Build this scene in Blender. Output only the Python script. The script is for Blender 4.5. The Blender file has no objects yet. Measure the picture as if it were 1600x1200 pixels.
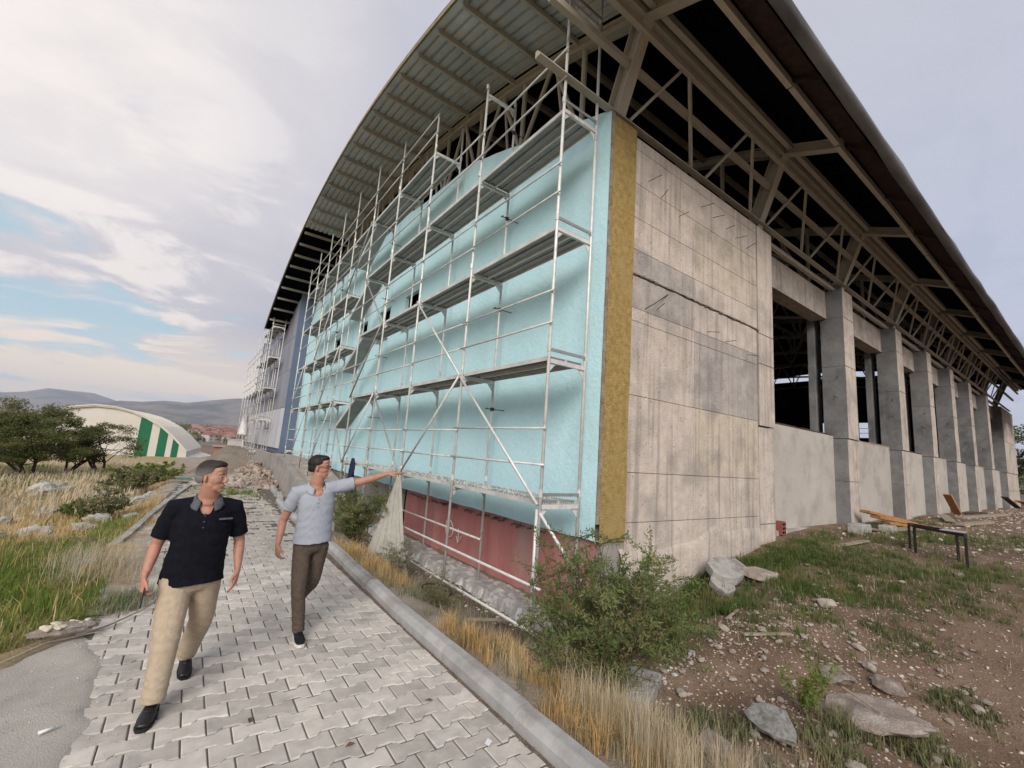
import bpy, math, random
import numpy as np
from math import sin, cos, pi, sqrt, radians
from mathutils import Vector, Matrix, noise as mnoise
random.seed(7); rng = np.random.default_rng(7)
S = bpy.context.scene
COL = S.collection

# ------------------------------------------------------------------ camera
yaw, pitch, roll = radians(35.632), radians(8.935), radians(4.145)
fw = Vector((sin(yaw)*cos(pitch), cos(yaw)*cos(pitch), sin(pitch)))
rt = fw.cross(Vector((0, 0, 1))).normalized(); up = rt.cross(fw)
R2 = rt*cos(roll) + up*sin(roll); U2 = -rt*sin(roll) + up*cos(roll)
cam_d = bpy.data.cameras.new('camera'); cam = bpy.data.objects.new('camera', cam_d); COL.objects.link(cam)
cam_d.sensor_width = 36; cam_d.lens = 683.82/1600*36; cam_d.clip_start = 0.05; cam_d.clip_end = 30000
M = Matrix((( R2.x, U2.x, -fw.x, 0), (R2.y, U2.y, -fw.y, 0), (R2.z, U2.z, -fw.z, 1.92), (0, 0, 0, 1)))
cam.matrix_world = M
S.camera = cam
CAMZ = 1.92

# ------------------------------------------------------------------ view + world + sun
S.view_settings.view_transform = 'Standard'; S.view_settings.look = 'None'
S.view_settings.gamma = 1; S.view_settings.use_curve_mapping = False
S.view_settings.exposure = 1.25
SUN_EL, SUN_AZ = radians(30), radians(217)      # azimuth from +Y clockwise: behind the camera, a little to the left
sd = bpy.data.lights.new('sun', 'SUN'); sd.energy = 1.5; sd.angle = radians(30); sd.color = (1.0, .93, .85)
sun = bpy.data.objects.new('sun', sd); COL.objects.link(sun)
sv = Vector((sin(SUN_AZ)*cos(SUN_EL), cos(SUN_AZ)*cos(SUN_EL), sin(SUN_EL)))
sun.rotation_euler = sv.to_track_quat('Z', 'Y').to_euler()

W = bpy.data.worlds.new('World'); S.world = W; W.use_nodes = True
nt = W.node_tree; nt.nodes.clear()
def N(t, **k):
    n = nt.nodes.new(t)
    for a, b in k.items(): setattr(n, a, b)
    return n
def L(a, b): nt.links.new(a, b)
def mth(op, a, b=None, c=None, clamp=False):
    n = nt.nodes.new('ShaderNodeMath'); n.operation = op; n.use_clamp = clamp
    for i, v in enumerate((a, b, c)):
        if v is None: continue
        if isinstance(v, (int, float)): n.inputs[i].default_value = v
        else: nt.links.new(v, n.inputs[i])
    return n.outputs[0]
def ramp(fac, stops, interp='LINEAR'):
    n = nt.nodes.new('ShaderNodeValToRGB'); n.color_ramp.interpolation = interp
    e = n.color_ramp.elements
    while len(e) < len(stops): e.new(.5)
    for i, (p_, c_) in enumerate(stops):
        e[i].position = p_; e[i].color = (c_[0], c_[1], c_[2], 1) if len(c_) == 3 else c_
    nt.links.new(fac, n.inputs[0]); return n.outputs[0]
def mixc(f, a, b, mode='MIX'):
    n = nt.nodes.new('ShaderNodeMix'); n.data_type = 'RGBA'; n.blend_type = mode
    for s, v in ((n.inputs[0], f), (n.inputs[6], a), (n.inputs[7], b)):
        if isinstance(v, (int, float)): s.default_value = v
        elif isinstance(v, tuple): s.default_value = (v[0], v[1], v[2], 1)
        else: nt.links.new(v, s)
    return n.outputs[2]
tc = N('ShaderNodeTexCoord'); sep = N('ShaderNodeSeparateXYZ'); L(tc.outputs['Generated'], sep.inputs[0])
dx, dy, dz = sep.outputs
sky = N('ShaderNodeTexSky'); sky.sky_type = 'NISHITA'; sky.sun_disc = False
sky.sun_elevation = SUN_EL; sky.sun_rotation = SUN_AZ; sky.altitude = 1100; sky.dust_density = 2.5
# cloud deck seen in perspective
zz = mth('ADD', mth('MAXIMUM', dz, 0.0), 0.16)
cx = mth('DIVIDE', dx, zz); cy = mth('DIVIDE', dy, zz)
cv = N('ShaderNodeCombineXYZ'); L(cx, cv.inputs[0]); L(cy, cv.inputs[1])
def nz(scale, detail, rough, off=(0, 0, 0), sc=(1, 1, 1), dist=0.0):
    mp = N('ShaderNodeMapping'); mp.inputs['Location'].default_value = off; mp.inputs['Scale'].default_value = sc
    L(cv.outputs[0], mp.inputs[0])
    n = N('ShaderNodeTexNoise'); n.inputs['Scale'].default_value = scale; n.inputs['Detail'].default_value = detail
    n.inputs['Roughness'].default_value = rough; n.inputs['Distortion'].default_value = dist
    L(mp.outputs[0], n.inputs[0]); return n.outputs[0]
n1 = nz(.95, 7, .55, (3.1, 0.35, 0), (1, 1.15, 1), .35)
n2 = nz(2.1, 9, .6, (7.7, 2.2, 0), (1, 1.3, 1), .5)
n3 = nz(.45, 3, .5, (1.3, 5.2, 0))
E_ = mth('MAXIMUM', dz, 0.0)
body = mth('ADD', mth('MULTIPLY', n1, .62), mth('MULTIPLY', n2, .38))
# overcast veil grows upward and to the right (sky there is a plain lavender grey)
rightness = mth('MULTIPLY_ADD', dx, .9, .12, clamp=True)
veil = mth('ADD', mth('MULTIPLY', E_, .66), mth('MULTIPLY', rightness, .75), clamp=True)
cover = ramp(mth('ADD', body, mth('MULTIPLY', veil, .42)), [(.455, (0, 0, 0)), (.545, (1, 1, 1))], 'EASE')
horizon_c = ramp(E_, [(0.0, (.92, .72, .52)), (.06, (.94, .77, .58)), (.14, (.92, .78, .64)), (.30, (.86, .76, .68)), (.6, (.56, .555, .60)), (1.0, (.50, .50, .56))])
shade_c = ramp(E_, [(0.0, (.72, .58, .52)), (.12, (.42, .385, .41)), (.30, (.27, .262, .325)), (.7, (.42, .42, .49))])
low = ramp(E_, [(.0, (1, 1, 1)), (.16, (0, 0, 0))], 'EASE')
lit = ramp(mth('ADD', mth('ADD', mth('MULTIPLY', n2, .7), mth('MULTIPLY', n3, .45)), mth('MULTIPLY', low, .22)), [(.54, (0, 0, 0)), (.62, (1, 1, 1))], 'EASE')
cloud_c = mixc(lit, shade_c, horizon_c)
flat_c = ramp(E_, [(0.0, (.46, .50, .63)), (.35, (.47, .50, .615)), (.8, (.55, .55, .60)), (1.0, (.52, .52, .57))])
cloud_c = mixc(mth('MINIMUM', veil, .93), cloud_c, flat_c)
# the evening glow behind thin cloud, a broad lobe high on the left
gl = (-R2*740-(-U2)*0+fw*683.8+U2*540).normalized()
vd = N('ShaderNodeVectorMath'); vd.operation = 'DOT_PRODUCT'; L(tc.outputs['Generated'], vd.inputs[0]); vd.inputs[1].default_value = gl
glow = ramp(vd.outputs['Value'], [(.84, (0, 0, 0)), (.95, (.5, .5, .5)), (1.0, (1, 1, 1))], 'EASE')
cloud_c = mixc(mth('MULTIPLY', glow, mth('MULTIPLY_ADD', n2, .8, .5)), cloud_c, (.93, .85, .80))
gl2 = (-R2*700+fw*683.8+U2*60).normalized()
vd2 = N('ShaderNodeVectorMath'); vd2.operation = 'DOT_PRODUCT'; L(tc.outputs['Generated'], vd2.inputs[0]); vd2.inputs[1].default_value = gl2
lobe = mth('MULTIPLY', ramp(vd2.outputs['Value'], [(.80, (0, 0, 0)), (.97, (1, 1, 1))], 'EASE'), ramp(E_, [(.0, (1, 1, 1)), (.10, (.8, .8, .8)), (.22, (0, 0, 0))], 'EASE'))
cloud_c = mixc(mth('MULTIPLY', lobe, .75), cloud_c, (1.0, .78, .56))
gap_c = ramp(E_, [(0.0, (.82, .70, .56)), (.07, (.62, .70, .70)), (.18, (.43, .585, .655)), (.45, (.46, .56, .66))])
bg1 = N('ShaderNodeBackground'); L(sky.outputs[0], bg1.inputs[0]); bg1.inputs[1].default_value = .05
bg2 = N('ShaderNodeBackground'); bg2.inputs[1].default_value = .50
L(mixc(cover, gap_c, cloud_c), bg2.inputs[0])
ms = N('ShaderNodeMixShader'); ms.inputs[0].default_value = .90
L(bg1.outputs[0], ms.inputs[1]); L(bg2.outputs[0], ms.inputs[2])
wo = N('ShaderNodeOutputWorld'); L(ms.outputs[0], wo.inputs[0])

# ------------------------------------------------------------------ materials
MATS = {}
def mat(name, c1, c2=None, rough=.85, scale=3.0, detail=6, bump=.0, bscale=40., metal=0., c3=None, s3=.6, t3=(.55, .7), rnd=.0,
        stretch=(1, 1, 1), spec=.3, bdist=.01, trans=0.):
    """procedural: two tones by noise, a third tone by a second noise (stains), fine relief, per-object value shift"""
    global nt
    if name in MATS: return MATS[name]
    m = bpy.data.materials.new(name); m.use_nodes = True; keep = nt; nt = m.node_tree
    b = nt.nodes['Principled BSDF']; b.inputs['Roughness'].default_value = rough; b.inputs['Metallic'].default_value = metal
    b.inputs['Specular IOR Level'].default_value = spec
    tcn = N('ShaderNodeTexCoord'); mp = N('ShaderNodeMapping'); L(tcn.outputs['Object'], mp.inputs[0]); mp.inputs['Scale'].default_value = stretch
    vec = mp.outputs[0]
    if rnd:
        oi = N('ShaderNodeObjectInfo'); va = N('ShaderNodeVectorMath'); va.operation = 'ADD'
        sc_ = N('ShaderNodeVectorMath'); sc_.operation = 'SCALE'; L(oi.outputs['Random'], sc_.inputs[0]); 
        cb = N('ShaderNodeCombineXYZ'); rr = mth('MULTIPLY', oi.outputs['Random'], 57.0); L(rr, cb.inputs[0]); L(rr, cb.inputs[1])
        L(vec, va.inputs[0]); L(cb.outputs[0], va.inputs[1]); vec = va.outputs[0]
    def noi(s, d, r=.6):
        n = N('ShaderNodeTexNoise'); n.inputs['Scale'].default_value = s; n.inputs['Detail'].default_value = d; n.inputs['Roughness'].default_value = r
        L(vec, n.inputs[0]); return n.outputs[0]
    col = None
    c2 = c2 or tuple(x*.8 for x in c1)
    col = ramp(noi(scale, detail), [(.34, c2), (.66, c1)])
    if c3: col = mixc(ramp(noi(s3, 7, .65), [(t3[0], (0, 0, 0)), (t3[1], (1, 1, 1))]), col, c3)
    if rnd:
        hv = N('ShaderNodeHueSaturation'); L(col, hv.inputs['Color'])
        L(mth('MULTIPLY_ADD', oi.outputs['Random'], rnd*2, 1-rnd), hv.inputs['Value']); col = hv.outputs[0]
    L(col, b.inputs['Base Color'])
    if bump:
        bn = N('ShaderNodeBump'); bn.inputs['Strength'].default_value = bump; bn.inputs['Distance'].default_value = bdist
        L(noi(bscale, 8, .65), bn.inputs['Height']); L(bn.outputs[0], b.inputs['Normal'])
    if trans:
        b.inputs['Transmission Weight'].default_value = trans
    nt = keep; MATS[name] = m; return m

# ------------------------------------------------------------------ mesh builder
class MB:
    def __init__(s): s.v = []; s.f = []; s.mi = []; s.m = 0
    def add(s, vs, fs):
        o = len(s.v); s.v.extend(vs); s.f.extend([tuple(i+o for i in f) for f in fs]); s.mi.extend([s.m]*len(fs)); return s
    def box(s, a, b):
        x0, y0, z0 = a; x1, y1, z1 = b
        return s.add([(x0,y0,z0),(x1,y0,z0),(x1,y1,z0),(x0,y1,z0),(x0,y0,z1),(x1,y0,z1),(x1,y1,z1),(x0,y1,z1)],
                     [(0,3,2,1),(4,5,6,7),(0,1,5,4),(1,2,6,5),(2,3,7,6),(3,0,4,7)])
    def beam(s, p, q, w, h, upv=(0, 0, 1)):
        p = Vector(p); q = Vector(q); d = (q-p).normalized(); u = Vector(upv)
        if abs(d.dot(u)) > .98: u = Vector((1, 0, 0))
        a = d.cross(u).normalized()*w/2; b = a.cross(d).normalized()*h/2
        vs = [tuple(e+i*a+j*b) for e in (p, q) for i, j in ((-1,-1),(1,-1),(1,1),(-1,1))]
        return s.add(vs, [(3,2,1,0),(4,5,6,7),(0,1,5,4),(1,2,6,5),(2,3,7,6),(3,0,4,7)])
    def ibeam(s, p, q, w, h, t=.012, upv=(0, 0, 1)):
        p = Vector(p); q = Vector(q); d = (q-p).normalized(); u = Vector(upv); a = d.cross(u).normalized(); b = a.cross(d).normalized()
        s.beam(p+b*(h/2-t/2), q+b*(h/2-t/2), w, t, upv); s.beam(p-b*(h/2-t/2), q-b*(h/2-t/2), w, t, upv); s.beam(p, q, t, h-2*t-.002, upv); return s
    def tube(s, pts, r, n=8, cap=True):
        pts = [Vector(p) for p in pts]; rs = r if isinstance(r, (list, tuple)) else [r]*len(pts)
        vs = []; fs = []; prev = None
        for i, p in enumerate(pts):
            d = ((pts[min(i+1, len(pts)-1)]-pts[max(i-1, 0)])).normalized()
            if prev is None:
                a = d.cross(Vector((0, 0, 1)) if abs(d.z) < .9 else Vector((1, 0, 0))).normalized()
            else: a = (prev - d*prev.dot(d)).normalized()
            prev = a; b = d.cross(a)
            for k in range(n):
                t = 2*pi*k/n; vs.append(tuple(p + (a*cos(t)+b*sin(t))*rs[i]))
        for i in range(len(pts)-1):
            for k in range(n):
                k2 = (k+1) % n; fs.append((i*n+k, i*n+k2, (i+1)*n+k2, (i+1)*n+k))
        if cap: fs.append(tuple(range(n-1, -1, -1))); fs.append(tuple((len(pts)-1)*n+k for k in range(n)))
        return s.add(vs, fs)
    def prism(s, poly, z0, z1):
        n = len(poly); vs = [(x, y, z0) for x, y in poly]+[(x, y, z1) for x, y in poly]
        fs = [tuple(range(n-1, -1, -1)), tuple(range(n, 2*n))]+[(i, (i+1) % n, n+(i+1) % n, n+i) for i in range(n)]
        return s.add(vs, fs)
    def build(s, name, m, parent=None, smooth=False, loc=None):
        me = bpy.data.meshes.new(name)
        me.from_pydata([tuple(v) for v in s.v], [], s.f)
        ms_ = m if isinstance(m, (list, tuple)) else [m]
        for x in ms_: me.materials.append(x)
        if len(ms_) > 1: me.polygons.foreach_set('material_index', s.mi)
        if smooth: me.polygons.foreach_set('use_smooth', [True]*len(s.f))
        me.update()
        o = bpy.data.objects.new(name, me); COL.objects.link(o)
        if parent: o.parent = parent; o.matrix_parent_inverse = Matrix.Translation(-parent.location) if parent.type == 'EMPTY' else Matrix()
        return o
def meshobj(name, V, F, m, parent=None, smooth=False):
    """V (n,3) array, F (k,3|4) array"""
    me = bpy.data.meshes.new(name); V = np.asarray(V, np.float32); F = np.asarray(F, np.int32); k = F.shape[1]
    me.vertices.add(len(V)); me.vertices.foreach_set('co', V.ravel())
    me.loops.add(F.size); me.loops.foreach_set('vertex_index', F.ravel())
    me.polygons.add(len(F)); me.polygons.foreach_set('loop_start', np.arange(0, F.size, k, dtype=np.int32)); me.polygons.foreach_set('loop_total', np.full(len(F), k, np.int32))
    ml = m if isinstance(m, (list, tuple)) else [m]
    for x in ml: me.materials.append(x)
    me.update(calc_edges=True); me.validate()
    me.polygons.foreach_set('use_smooth', [bool(smooth)]*len(me.polygons))
    o = bpy.data.objects.new(name, me); COL.objects.link(o)
    if parent: o.parent = parent; o.matrix_parent_inverse = Matrix.Translation(-parent.location) if parent.type == 'EMPTY' else Matrix()
    return o
def tag(o, label=None, cat=None, group=None, kind=None):
    if label: o['label'] = label
    if cat: o['category'] = cat
    if group: o['group'] = group
    if kind: o['kind'] = kind
    return o
def empty(name, loc, label, cat, group=None):
    o = bpy.data.objects.new(name, None); COL.objects.link(o); o.location = loc; o.empty_display_size = .2
    return tag(o, label, cat, group)
def sstep(a, b, x): t = np.clip((x-a)/(b-a), 0, 1); return t*t*(3-2*t)

# cheap value noise for arrays
_tab = np.random.default_rng(11).random((256, 256))
def vnoise(x, y, s=1.0):
    x = np.asarray(x, float)*s+1000; y = np.asarray(y, float)*s+1000
    xi = np.floor(x).astype(int); yi = np.floor(y).astype(int); fx = x-xi; fy = y-yi
    fx = fx*fx*(3-2*fx); fy = fy*fy*(3-2*fy); a = lambda i, j: _tab[(xi+i) & 255, (yi+j) & 255]
    return (a(0,0)*(1-fx)+a(1,0)*fx)*(1-fy)+(a(0,1)*(1-fx)+a(1,1)*fx)*fy
def fbm(x, y, s=1., o=4):
    t = 0; w = .5
    for k in range(o): t = t+w*(vnoise(x+17.3*k, y-9.1*k, s*2**k)-.5)*2; w *= .5
    return t
# ------------------------------------------------------------------ terrain height
def gz(X, Y):
    X = np.asarray(X, float); Y = np.asarray(Y, float); r = np.hypot(X, Y)
    left = -.033*np.clip(r-9, 0, 100) + .10*fbm(X, Y, .35, 3)*sstep(2, 8, r) + .05*fbm(X, Y, 1.4, 3)
    left = left - .10*sstep(-.3, -1.6, X)*sstep(4, 7, Y)
    right = np.interp(X, [2.4, 2.75, 3.3, 4.2, 6.2, 8, 10, 13, 60], [.03, -.02, -.28, -.36, -.27, .08, .40, .60, .66])
    right = right + .05*fbm(X, Y, 1.1, 4) + .03*fbm(X, Y, 4, 3)
    # mound of earth in the right foreground
    right = right + .30*np.exp(-((X-5.9)/1.5)**2-((Y-2.7)/.9)**2) + .10*np.exp(-((X-4.2)/.7)**2-((Y-1.7)/.6)**2)
    right = np.where(Y < 1, right*(.4+.6*sstep(-3, 1, Y)), right)
    trench = np.interp(X, [2.4, 2.7, 3.2, 3.9, 5.2], [.03, -.05, -.30, -.56, -.60]) + .04*fbm(X, Y, 2.2, 4)
    tmask = sstep(3.4, 4.5, Y)*(1-sstep(12.5, 15, Y))*(1-sstep(4.7, 5.7, X))
    far_r = -.05 + .06*fbm(X, Y, .9, 3)
    right = np.where((X > 5) & (Y > 4.2), np.interp(X, [5, 6.2, 8, 10, 13, 60], [-.45, -.30, .02, .38, .58, .64]), right)
    rr = right*(1-tmask)+trench*tmask
    rr = np.where(Y > 12.5, rr*(1-sstep(12.5, 15, Y))+far_r*sstep(12.5, 15, Y), rr)
    inside = (X > 5.0) & (Y > 5.1)
    rr = np.where(inside, np.where(X > 10.8, .5, -.3), rr)
    back = left*(1-sstep(26, 34, Y)*0)
    path = -.05 + 0*X
    w_l = sstep(-.95, -.2, X); w_r = sstep(2.32, 2.46, X)
    z = left*(1-w_l)+path*w_l
    z = z*(1-w_r)+rr*w_r
    # beyond the end of the path everything follows the falling hillside
    wf = sstep(19, 30, Y)*(1-sstep(60, 61, X)*0)
    z = np.where(X < 4.3, z*(1-wf)+left*wf, z)
    z = np.where((X > 4.3) & (Y > 33), -.033*np.clip(r-9, 0, 100), z)
    z = np.where(r > 109, -3.3-(r-109)*.02, z)
    return z
def G(x, y): return float(gz(x, y))

m_ground = mat('soil', (.215, .150, .104), (.125, .082, .055), rough=.95, scale=1.3, detail=9, bump=.9, bscale=26, bdist=.03, c3=(.27, .195, .14), s3=.5, t3=(.52, .70))
def axis(a, b, st, lo, hi, g=1.16):
    c = list(np.arange(a, b+1e-6, st)); d = st; x = b
    while x < hi: d *= g; x += d; c.append(x)
    d = st; x = a
    while x > lo: d *= g; x -= d; c.insert(0, x)
    return np.array(c)
ax = axis(-6, 13, .12, -230, 230); ay = axis(.0, 24, .13, -60, 230)
GX, GY = np.meshgrid(ax, ay, indexing='ij'); GZ = gz(GX, GY)
ni, nj = GX.shape; idx = np.arange(ni*nj).reshape(ni, nj)
F = np.stack([idx[:-1,:-1], idx[1:,:-1], idx[1:,1:], idx[:-1,1:]], -1).reshape(-1, 4)
g_o = meshobj('ground', np.stack([GX, GY, GZ], -1).reshape(-1, 3), F, m_ground, smooth=True); tag(g_o, kind='structure')

# ground colouring: dry straw on the left hillside, red earth right, driven by position (real colour zones of the soil)
nt = m_ground.node_tree
b_ = nt.nodes['Principled BSDF']; old = b_.inputs['Base Color'].links[0].from_socket
geo = N('ShaderNodeNewGeometry'); sp = N('ShaderNodeSeparateXYZ'); L(geo.outputs['Position'], sp.inputs[0])
tn = N('ShaderNodeTexNoise'); tn.inputs['Scale'].default_value = 1.7; tn.inputs['Detail'].default_value = 9; L(geo.outputs['Position'], tn.inputs[0])
straw = ramp(tn.outputs[0], [(.35, (.20, .19, .085)), (.5, (.34, .26, .13)), (.66, (.46, .36, .20))])
leftm = mth('MULTIPLY_ADD', sp.outputs[0], -1.6, -.6, clamp=True)
rub = ramp(tn.outputs[0], [(.35, (.27, .22, .17)), (.6, (.40, .35, .29))])
c_ = mixc(leftm, old, straw)
mid = mth('MULTIPLY', mth('MULTIPLY_ADD', sp.outputs[0], 1.6, 1.6, clamp=True), mth('MULTIPLY_ADD', sp.outputs[0], -1.5, 6.0, clamp=True))
c_ = mixc(mth('MULTIPLY', mid, .8), c_, rub)
L(c_, b_.inputs['Base Color'])

# ------------------------------------------------------------------ far land: plain, town slope, ridges
ridge_far = [(-60, .03), (-30, .035), (-16, .034), (-13.4, .036), (-12.2, .041), (-10.9, .0505), (-9.4, .0500), (-7.9, .0490), (-6.8, .043), (-5.6, .036), (-3, .03), (4, .03), (20, .04), (60, .03), (83, .02)]
ridge_mid = [(-60, .014), (-16, .008), (-10, .010), (-8.2, .026), (-6.0, .0405), (-4.2, .043), (-2.6, .049), (-.8, .050), (1, .058), (3, .066), (4.6, .070), (8, .07), (20, .05), (60, .03), (84, .03)]
def fz(az, r):
    a = np.degrees(az); n = fbm(r*np.sin(az), r*np.cos(az), .0011, 5)
    base = np.interp(np.log(r), np.log([108, 250, 450, 900, 1500, 2500, 4200, 5000, 30000]), [-3.6, -8, -10.5, 3, 10, 26, 55, 60, 60])
    t1 = np.interp(a, *zip(*ridge_mid))*6200; t2 = np.interp(a, *zip(*ridge_far))*9800
    m1 = np.clip(1-np.abs(r-6200)/1700, 0, 1)**.85; m2 = np.clip(1-np.abs(r-9800)/2200, 0, 1)**.8
    z = np.maximum(base, np.maximum(base+(t1*(1+.035*n)-base)*m1, base+(t2*(1+.03*n)-base)*m2))
    return z + n*14*sstep(1500, 5000, r) + 26*fbm(r*np.sin(az), r*np.cos(az), .004, 4)*np.clip(m1+m2, 0, 1)*(1-np.maximum(m1, m2)**4)
azs = np.radians(np.concatenate([np.arange(-180, -24, 3), np.arange(-24, 14, .12), np.arange(14, 80, 1.5), np.arange(80, 100, .5), np.arange(100, 180.1, 3)]))
rs = np.concatenate([np.geomspace(108, 4400, 60), np.linspace(4500, 12500, 70), [14000, 17000, 22000]])
A_, R_ = np.meshgrid(azs, rs, indexing='ij'); Z_ = fz(A_, R_)
ni, nj = A_.shape; idx = np.arange(ni*nj).reshape(ni, nj)
F = np.stack([idx[:-1,:-1], idx[:-1,1:], idx[1:,1:], idx[1:,:-1]], -1).reshape(-1, 4)
m_hill = mat('hills', (.235, .19, .15), (.145, .125, .10), rough=1, scale=.004, detail=12, c3=(.085, .09, .065), s3=.0022, t3=(.5, .58), bump=.6, bscale=.02, bdist=30)
h_o = meshobj('hills', np.stack([R_*np.sin(A_), R_*np.cos(A_), Z_], -1).reshape(-1, 3), F, m_hill, smooth=True); tag(h_o, kind='structure')

# ------------------------------------------------------------------ asphalt apron at the lower left
m_asph = mat('asphalt', (.53, .49, .44), (.38, .355, .32), rough=.95, scale=2.2, detail=10, bump=1., bscale=90, bdist=.012, c3=(.26, .25, .235), s3=1.1, t3=(.5, .66))
ax2 = np.arange(-7, .25, .05); ay2 = np.arange(-2, 7.2, .05); AX, AY = np.meshgrid(ax2, ay2, indexing='ij')
edge_top = 6.15 + (AX+.15)*1.15 + .22*fbm(AX, AY, 1.6, 3)        # grass side
edge_r = -.22 - .10*(AY-4.6)*(AY > 5.2) + .15*fbm(AX+5, AY, 2.2, 4) + .12*sstep(3.5, 2.2, AY)
d1 = edge_top-AY; d2 = edge_r-AX
hgt = .012 + .010*fbm(AX, AY, 3, 3) + .006*fbm(AX, AY, 14, 2)
AZ = hgt - .10*(1-sstep(0, .14, d1)) - .075*(1-sstep(-.12, .15, d2))
ni, nj = AX.shape; idx = np.arange(ni*nj).reshape(ni, nj)
F = np.stack([idx[:-1,:-1], idx[1:,:-1], idx[1:,1:], idx[:-1,1:]], -1).reshape(-1, 4)
keep = ((d1 > -.12) & (d2 > -.16))[:-1,:-1].ravel(); F = F[keep]
used = np.unique(F); rem = np.full(ni*nj, -1); rem[used] = np.arange(len(used))
a_o = meshobj('road', np.stack([AX, AY, AZ], -1).reshape(-1, 3)[used], rem[F], m_asph, smooth=True); tag(a_o, kind='structure')

# ------------------------------------------------------------------ block paving
m_bed = mat('paving_sand', (.17, .15, .125), (.10, .088, .074), rough=1, scale=9, bump=.6, bscale=60)
m_pav = mat('paver_concrete', (.58, .535, .48), (.44, .41, .37), rough=.9, scale=7, detail=9, bump=.55, bscale=120, bdist=.004, c3=(.33, .31, .285), s3=1.6, t3=(.50, .68), rnd=.17)
BL, BW = .270, .166
def xl(Y): return np.interp(Y, [0, 2, 6, 8, 10, 13, 20], [-.5, -.55, -.45, -.5, -.55, -.4, 0.1])
def xr(Y): return np.interp(Y, [0, 5, 8, 13, 17, 21], [2.13, 2.12, 2.2, 2.2, 2.55, 2.7])
bed = MB()
ys = np.arange(.2, 20.3, .4)
for a, b in zip(ys[:-1], ys[1:]):
    bed.add([(xl(a)-.1, a, -.009), (xr(a)+.06, a, -.009), (xr(b)+.06, b, -.009), (xl(b)-.1, b, -.009)], [(0, 1, 2, 3)])
path = bed.build('path', m_bed); tag(path, kind='structure')
def block_outline(L_=BL, W_=BW, cut=None):
    g = .0045; a = .0155; h = L_/2-g; w = W_/2-.0062
    q = [(-h, -w-a), (-h*.62, -w-a), (-h*.36, -w+a), (h*.36, -w+a), (h*.62, -w-a), (h, -w-a),
         (h, w+a), (h*.62, w+a), (h*.36, w-a), (-h*.36, w-a), (-h*.62, w+a), (-h, w+a)]
    if cut == 'L': q = [(0, -w+a), (h*.36, -w+a), (h*.62, -w-a), (h, -w-a), (h, w+a), (h*.62, w+a), (h*.36, w-a), (0, w-a)]
    if cut == 'R': q = [(-h, -w-a), (-h*.62, -w-a), (-h*.36, -w+a), (0, -w+a), (0, w-a), (-h*.36, w-a), (-h*.62, w+a), (-h, w+a)]
    return q
def block_mesh(q, mb, off=(0, 0, 0), tilt=(0, 0), t=.055, ch=.006):
    n = len(q); cx_ = sum(p[0] for p in q)/n; cy_ = sum(p[1] for p in q)/n
    inn = [(x-ch*(1 if x > cx_+.02 else -1 if x < cx_-.02 else 0), y-ch*(1 if y > cy_ else -1)) for x, y in q]
    vs = [(x, y, -t) for x, y in q]+[(x, y, -ch) for x, y in q]+[(x, y, 0) for x, y in inn]
    vs = [(x+off[0], y+off[1], z+off[2]+tilt[0]*x+tilt[1]*y) for x, y, z in vs]
    fs = [(i, (i+1) % n, n+(i+1) % n, n+i) for i in range(n)]+[(n+i, n+(i+1) % n, 2*n+(i+1) % n, 2*n+i) for i in range(n)]
    fs.append(tuple(2*n+i for i in range(n)))
    mb.add(vs, fs)
protos = {}
for k_ in (None, 'L', 'R'):
    mb = MB(); block_mesh(block_outline(cut=k_), mb); o = mb.build('paver', m_pav, path); protos[k_] = o.data
    bpy.data.objects.remove(o)
cells = []
y = 1.2-6*BW; row = 0
while y < 19.6:
    off = 0 if row % 2 == 0 else BL/2
    xL, xR = xl(y), xr(y); x = 2.13-BL/2*.999 - off
    kx = x
    if off: cells.append((2.13, y, 'R_'))
    while kx > xL: cells.append((kx, y, None)); kx -= BL
    y += BW; row += 1
def px_area(x, y):   # apparent size of a block, used only to decide which ones are single parts
    return 1/((x*x+y*y+CAMZ**2)**1.5)
def in_view(x, y):
    v = Vector((x, y, -CAMZ)); dpt = v.dot(fw)
    if dpt <= 0: return False
    return abs(v.dot(R2)/dpt*683.8) < 830 and abs(v.dot(U2)/dpt*683.8) < 640
cells = [c for c in cells if not (c[1] > 2.5 and c[0] < -.75)]
cells.sort(key=lambda c: (not in_view(c[0], c[1]), -px_area(c[0], c[1])))
rest = MB(); cnt = 0
for (x, y, k_) in cells:
    dz_ = random.gauss(0, .0022)+.006*float(fbm(x, y, 1.1, 2)); tl = (random.gauss(0, .008), random.gauss(0, .010))
    kk = None; xx = x
    if k_ == 'R_': kk = 'R'; xx = x-.0
    if kk == 'R': xx = 2.13
    if x+BL/2 > 2.135 and kk is None: continue
    if cnt < 298:
        o = bpy.data.objects.new('paver', protos[kk]); COL.objects.link(o); o.parent = path
        o.location = (xx, y, dz_); o.rotation_euler = (tl[1], -tl[0], random.gauss(0, .006)); cnt += 1
    else:
        if y > 9 and random.random() < .10: continue
        sub = 1.0+max(0, y-9)*.35
        block_mesh(block_outline(cut=kk), rest, (xx+random.gauss(0, .002*sub), y+random.gauss(0, .002*sub), dz_+random.gauss(0, .003*sub)), (tl[0]*sub, tl[1]*sub))
ro = rest.build('paver_field', mat('paver_far', (.48, .45, .41), (.37, .35, .32), rough=.9, scale=5, detail=9, bump=.5, bscale=80, c3=(.28, .26, .23), s3=1.6, t3=(.5, .7)), path); tag(ro, kind='stuff')

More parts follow.
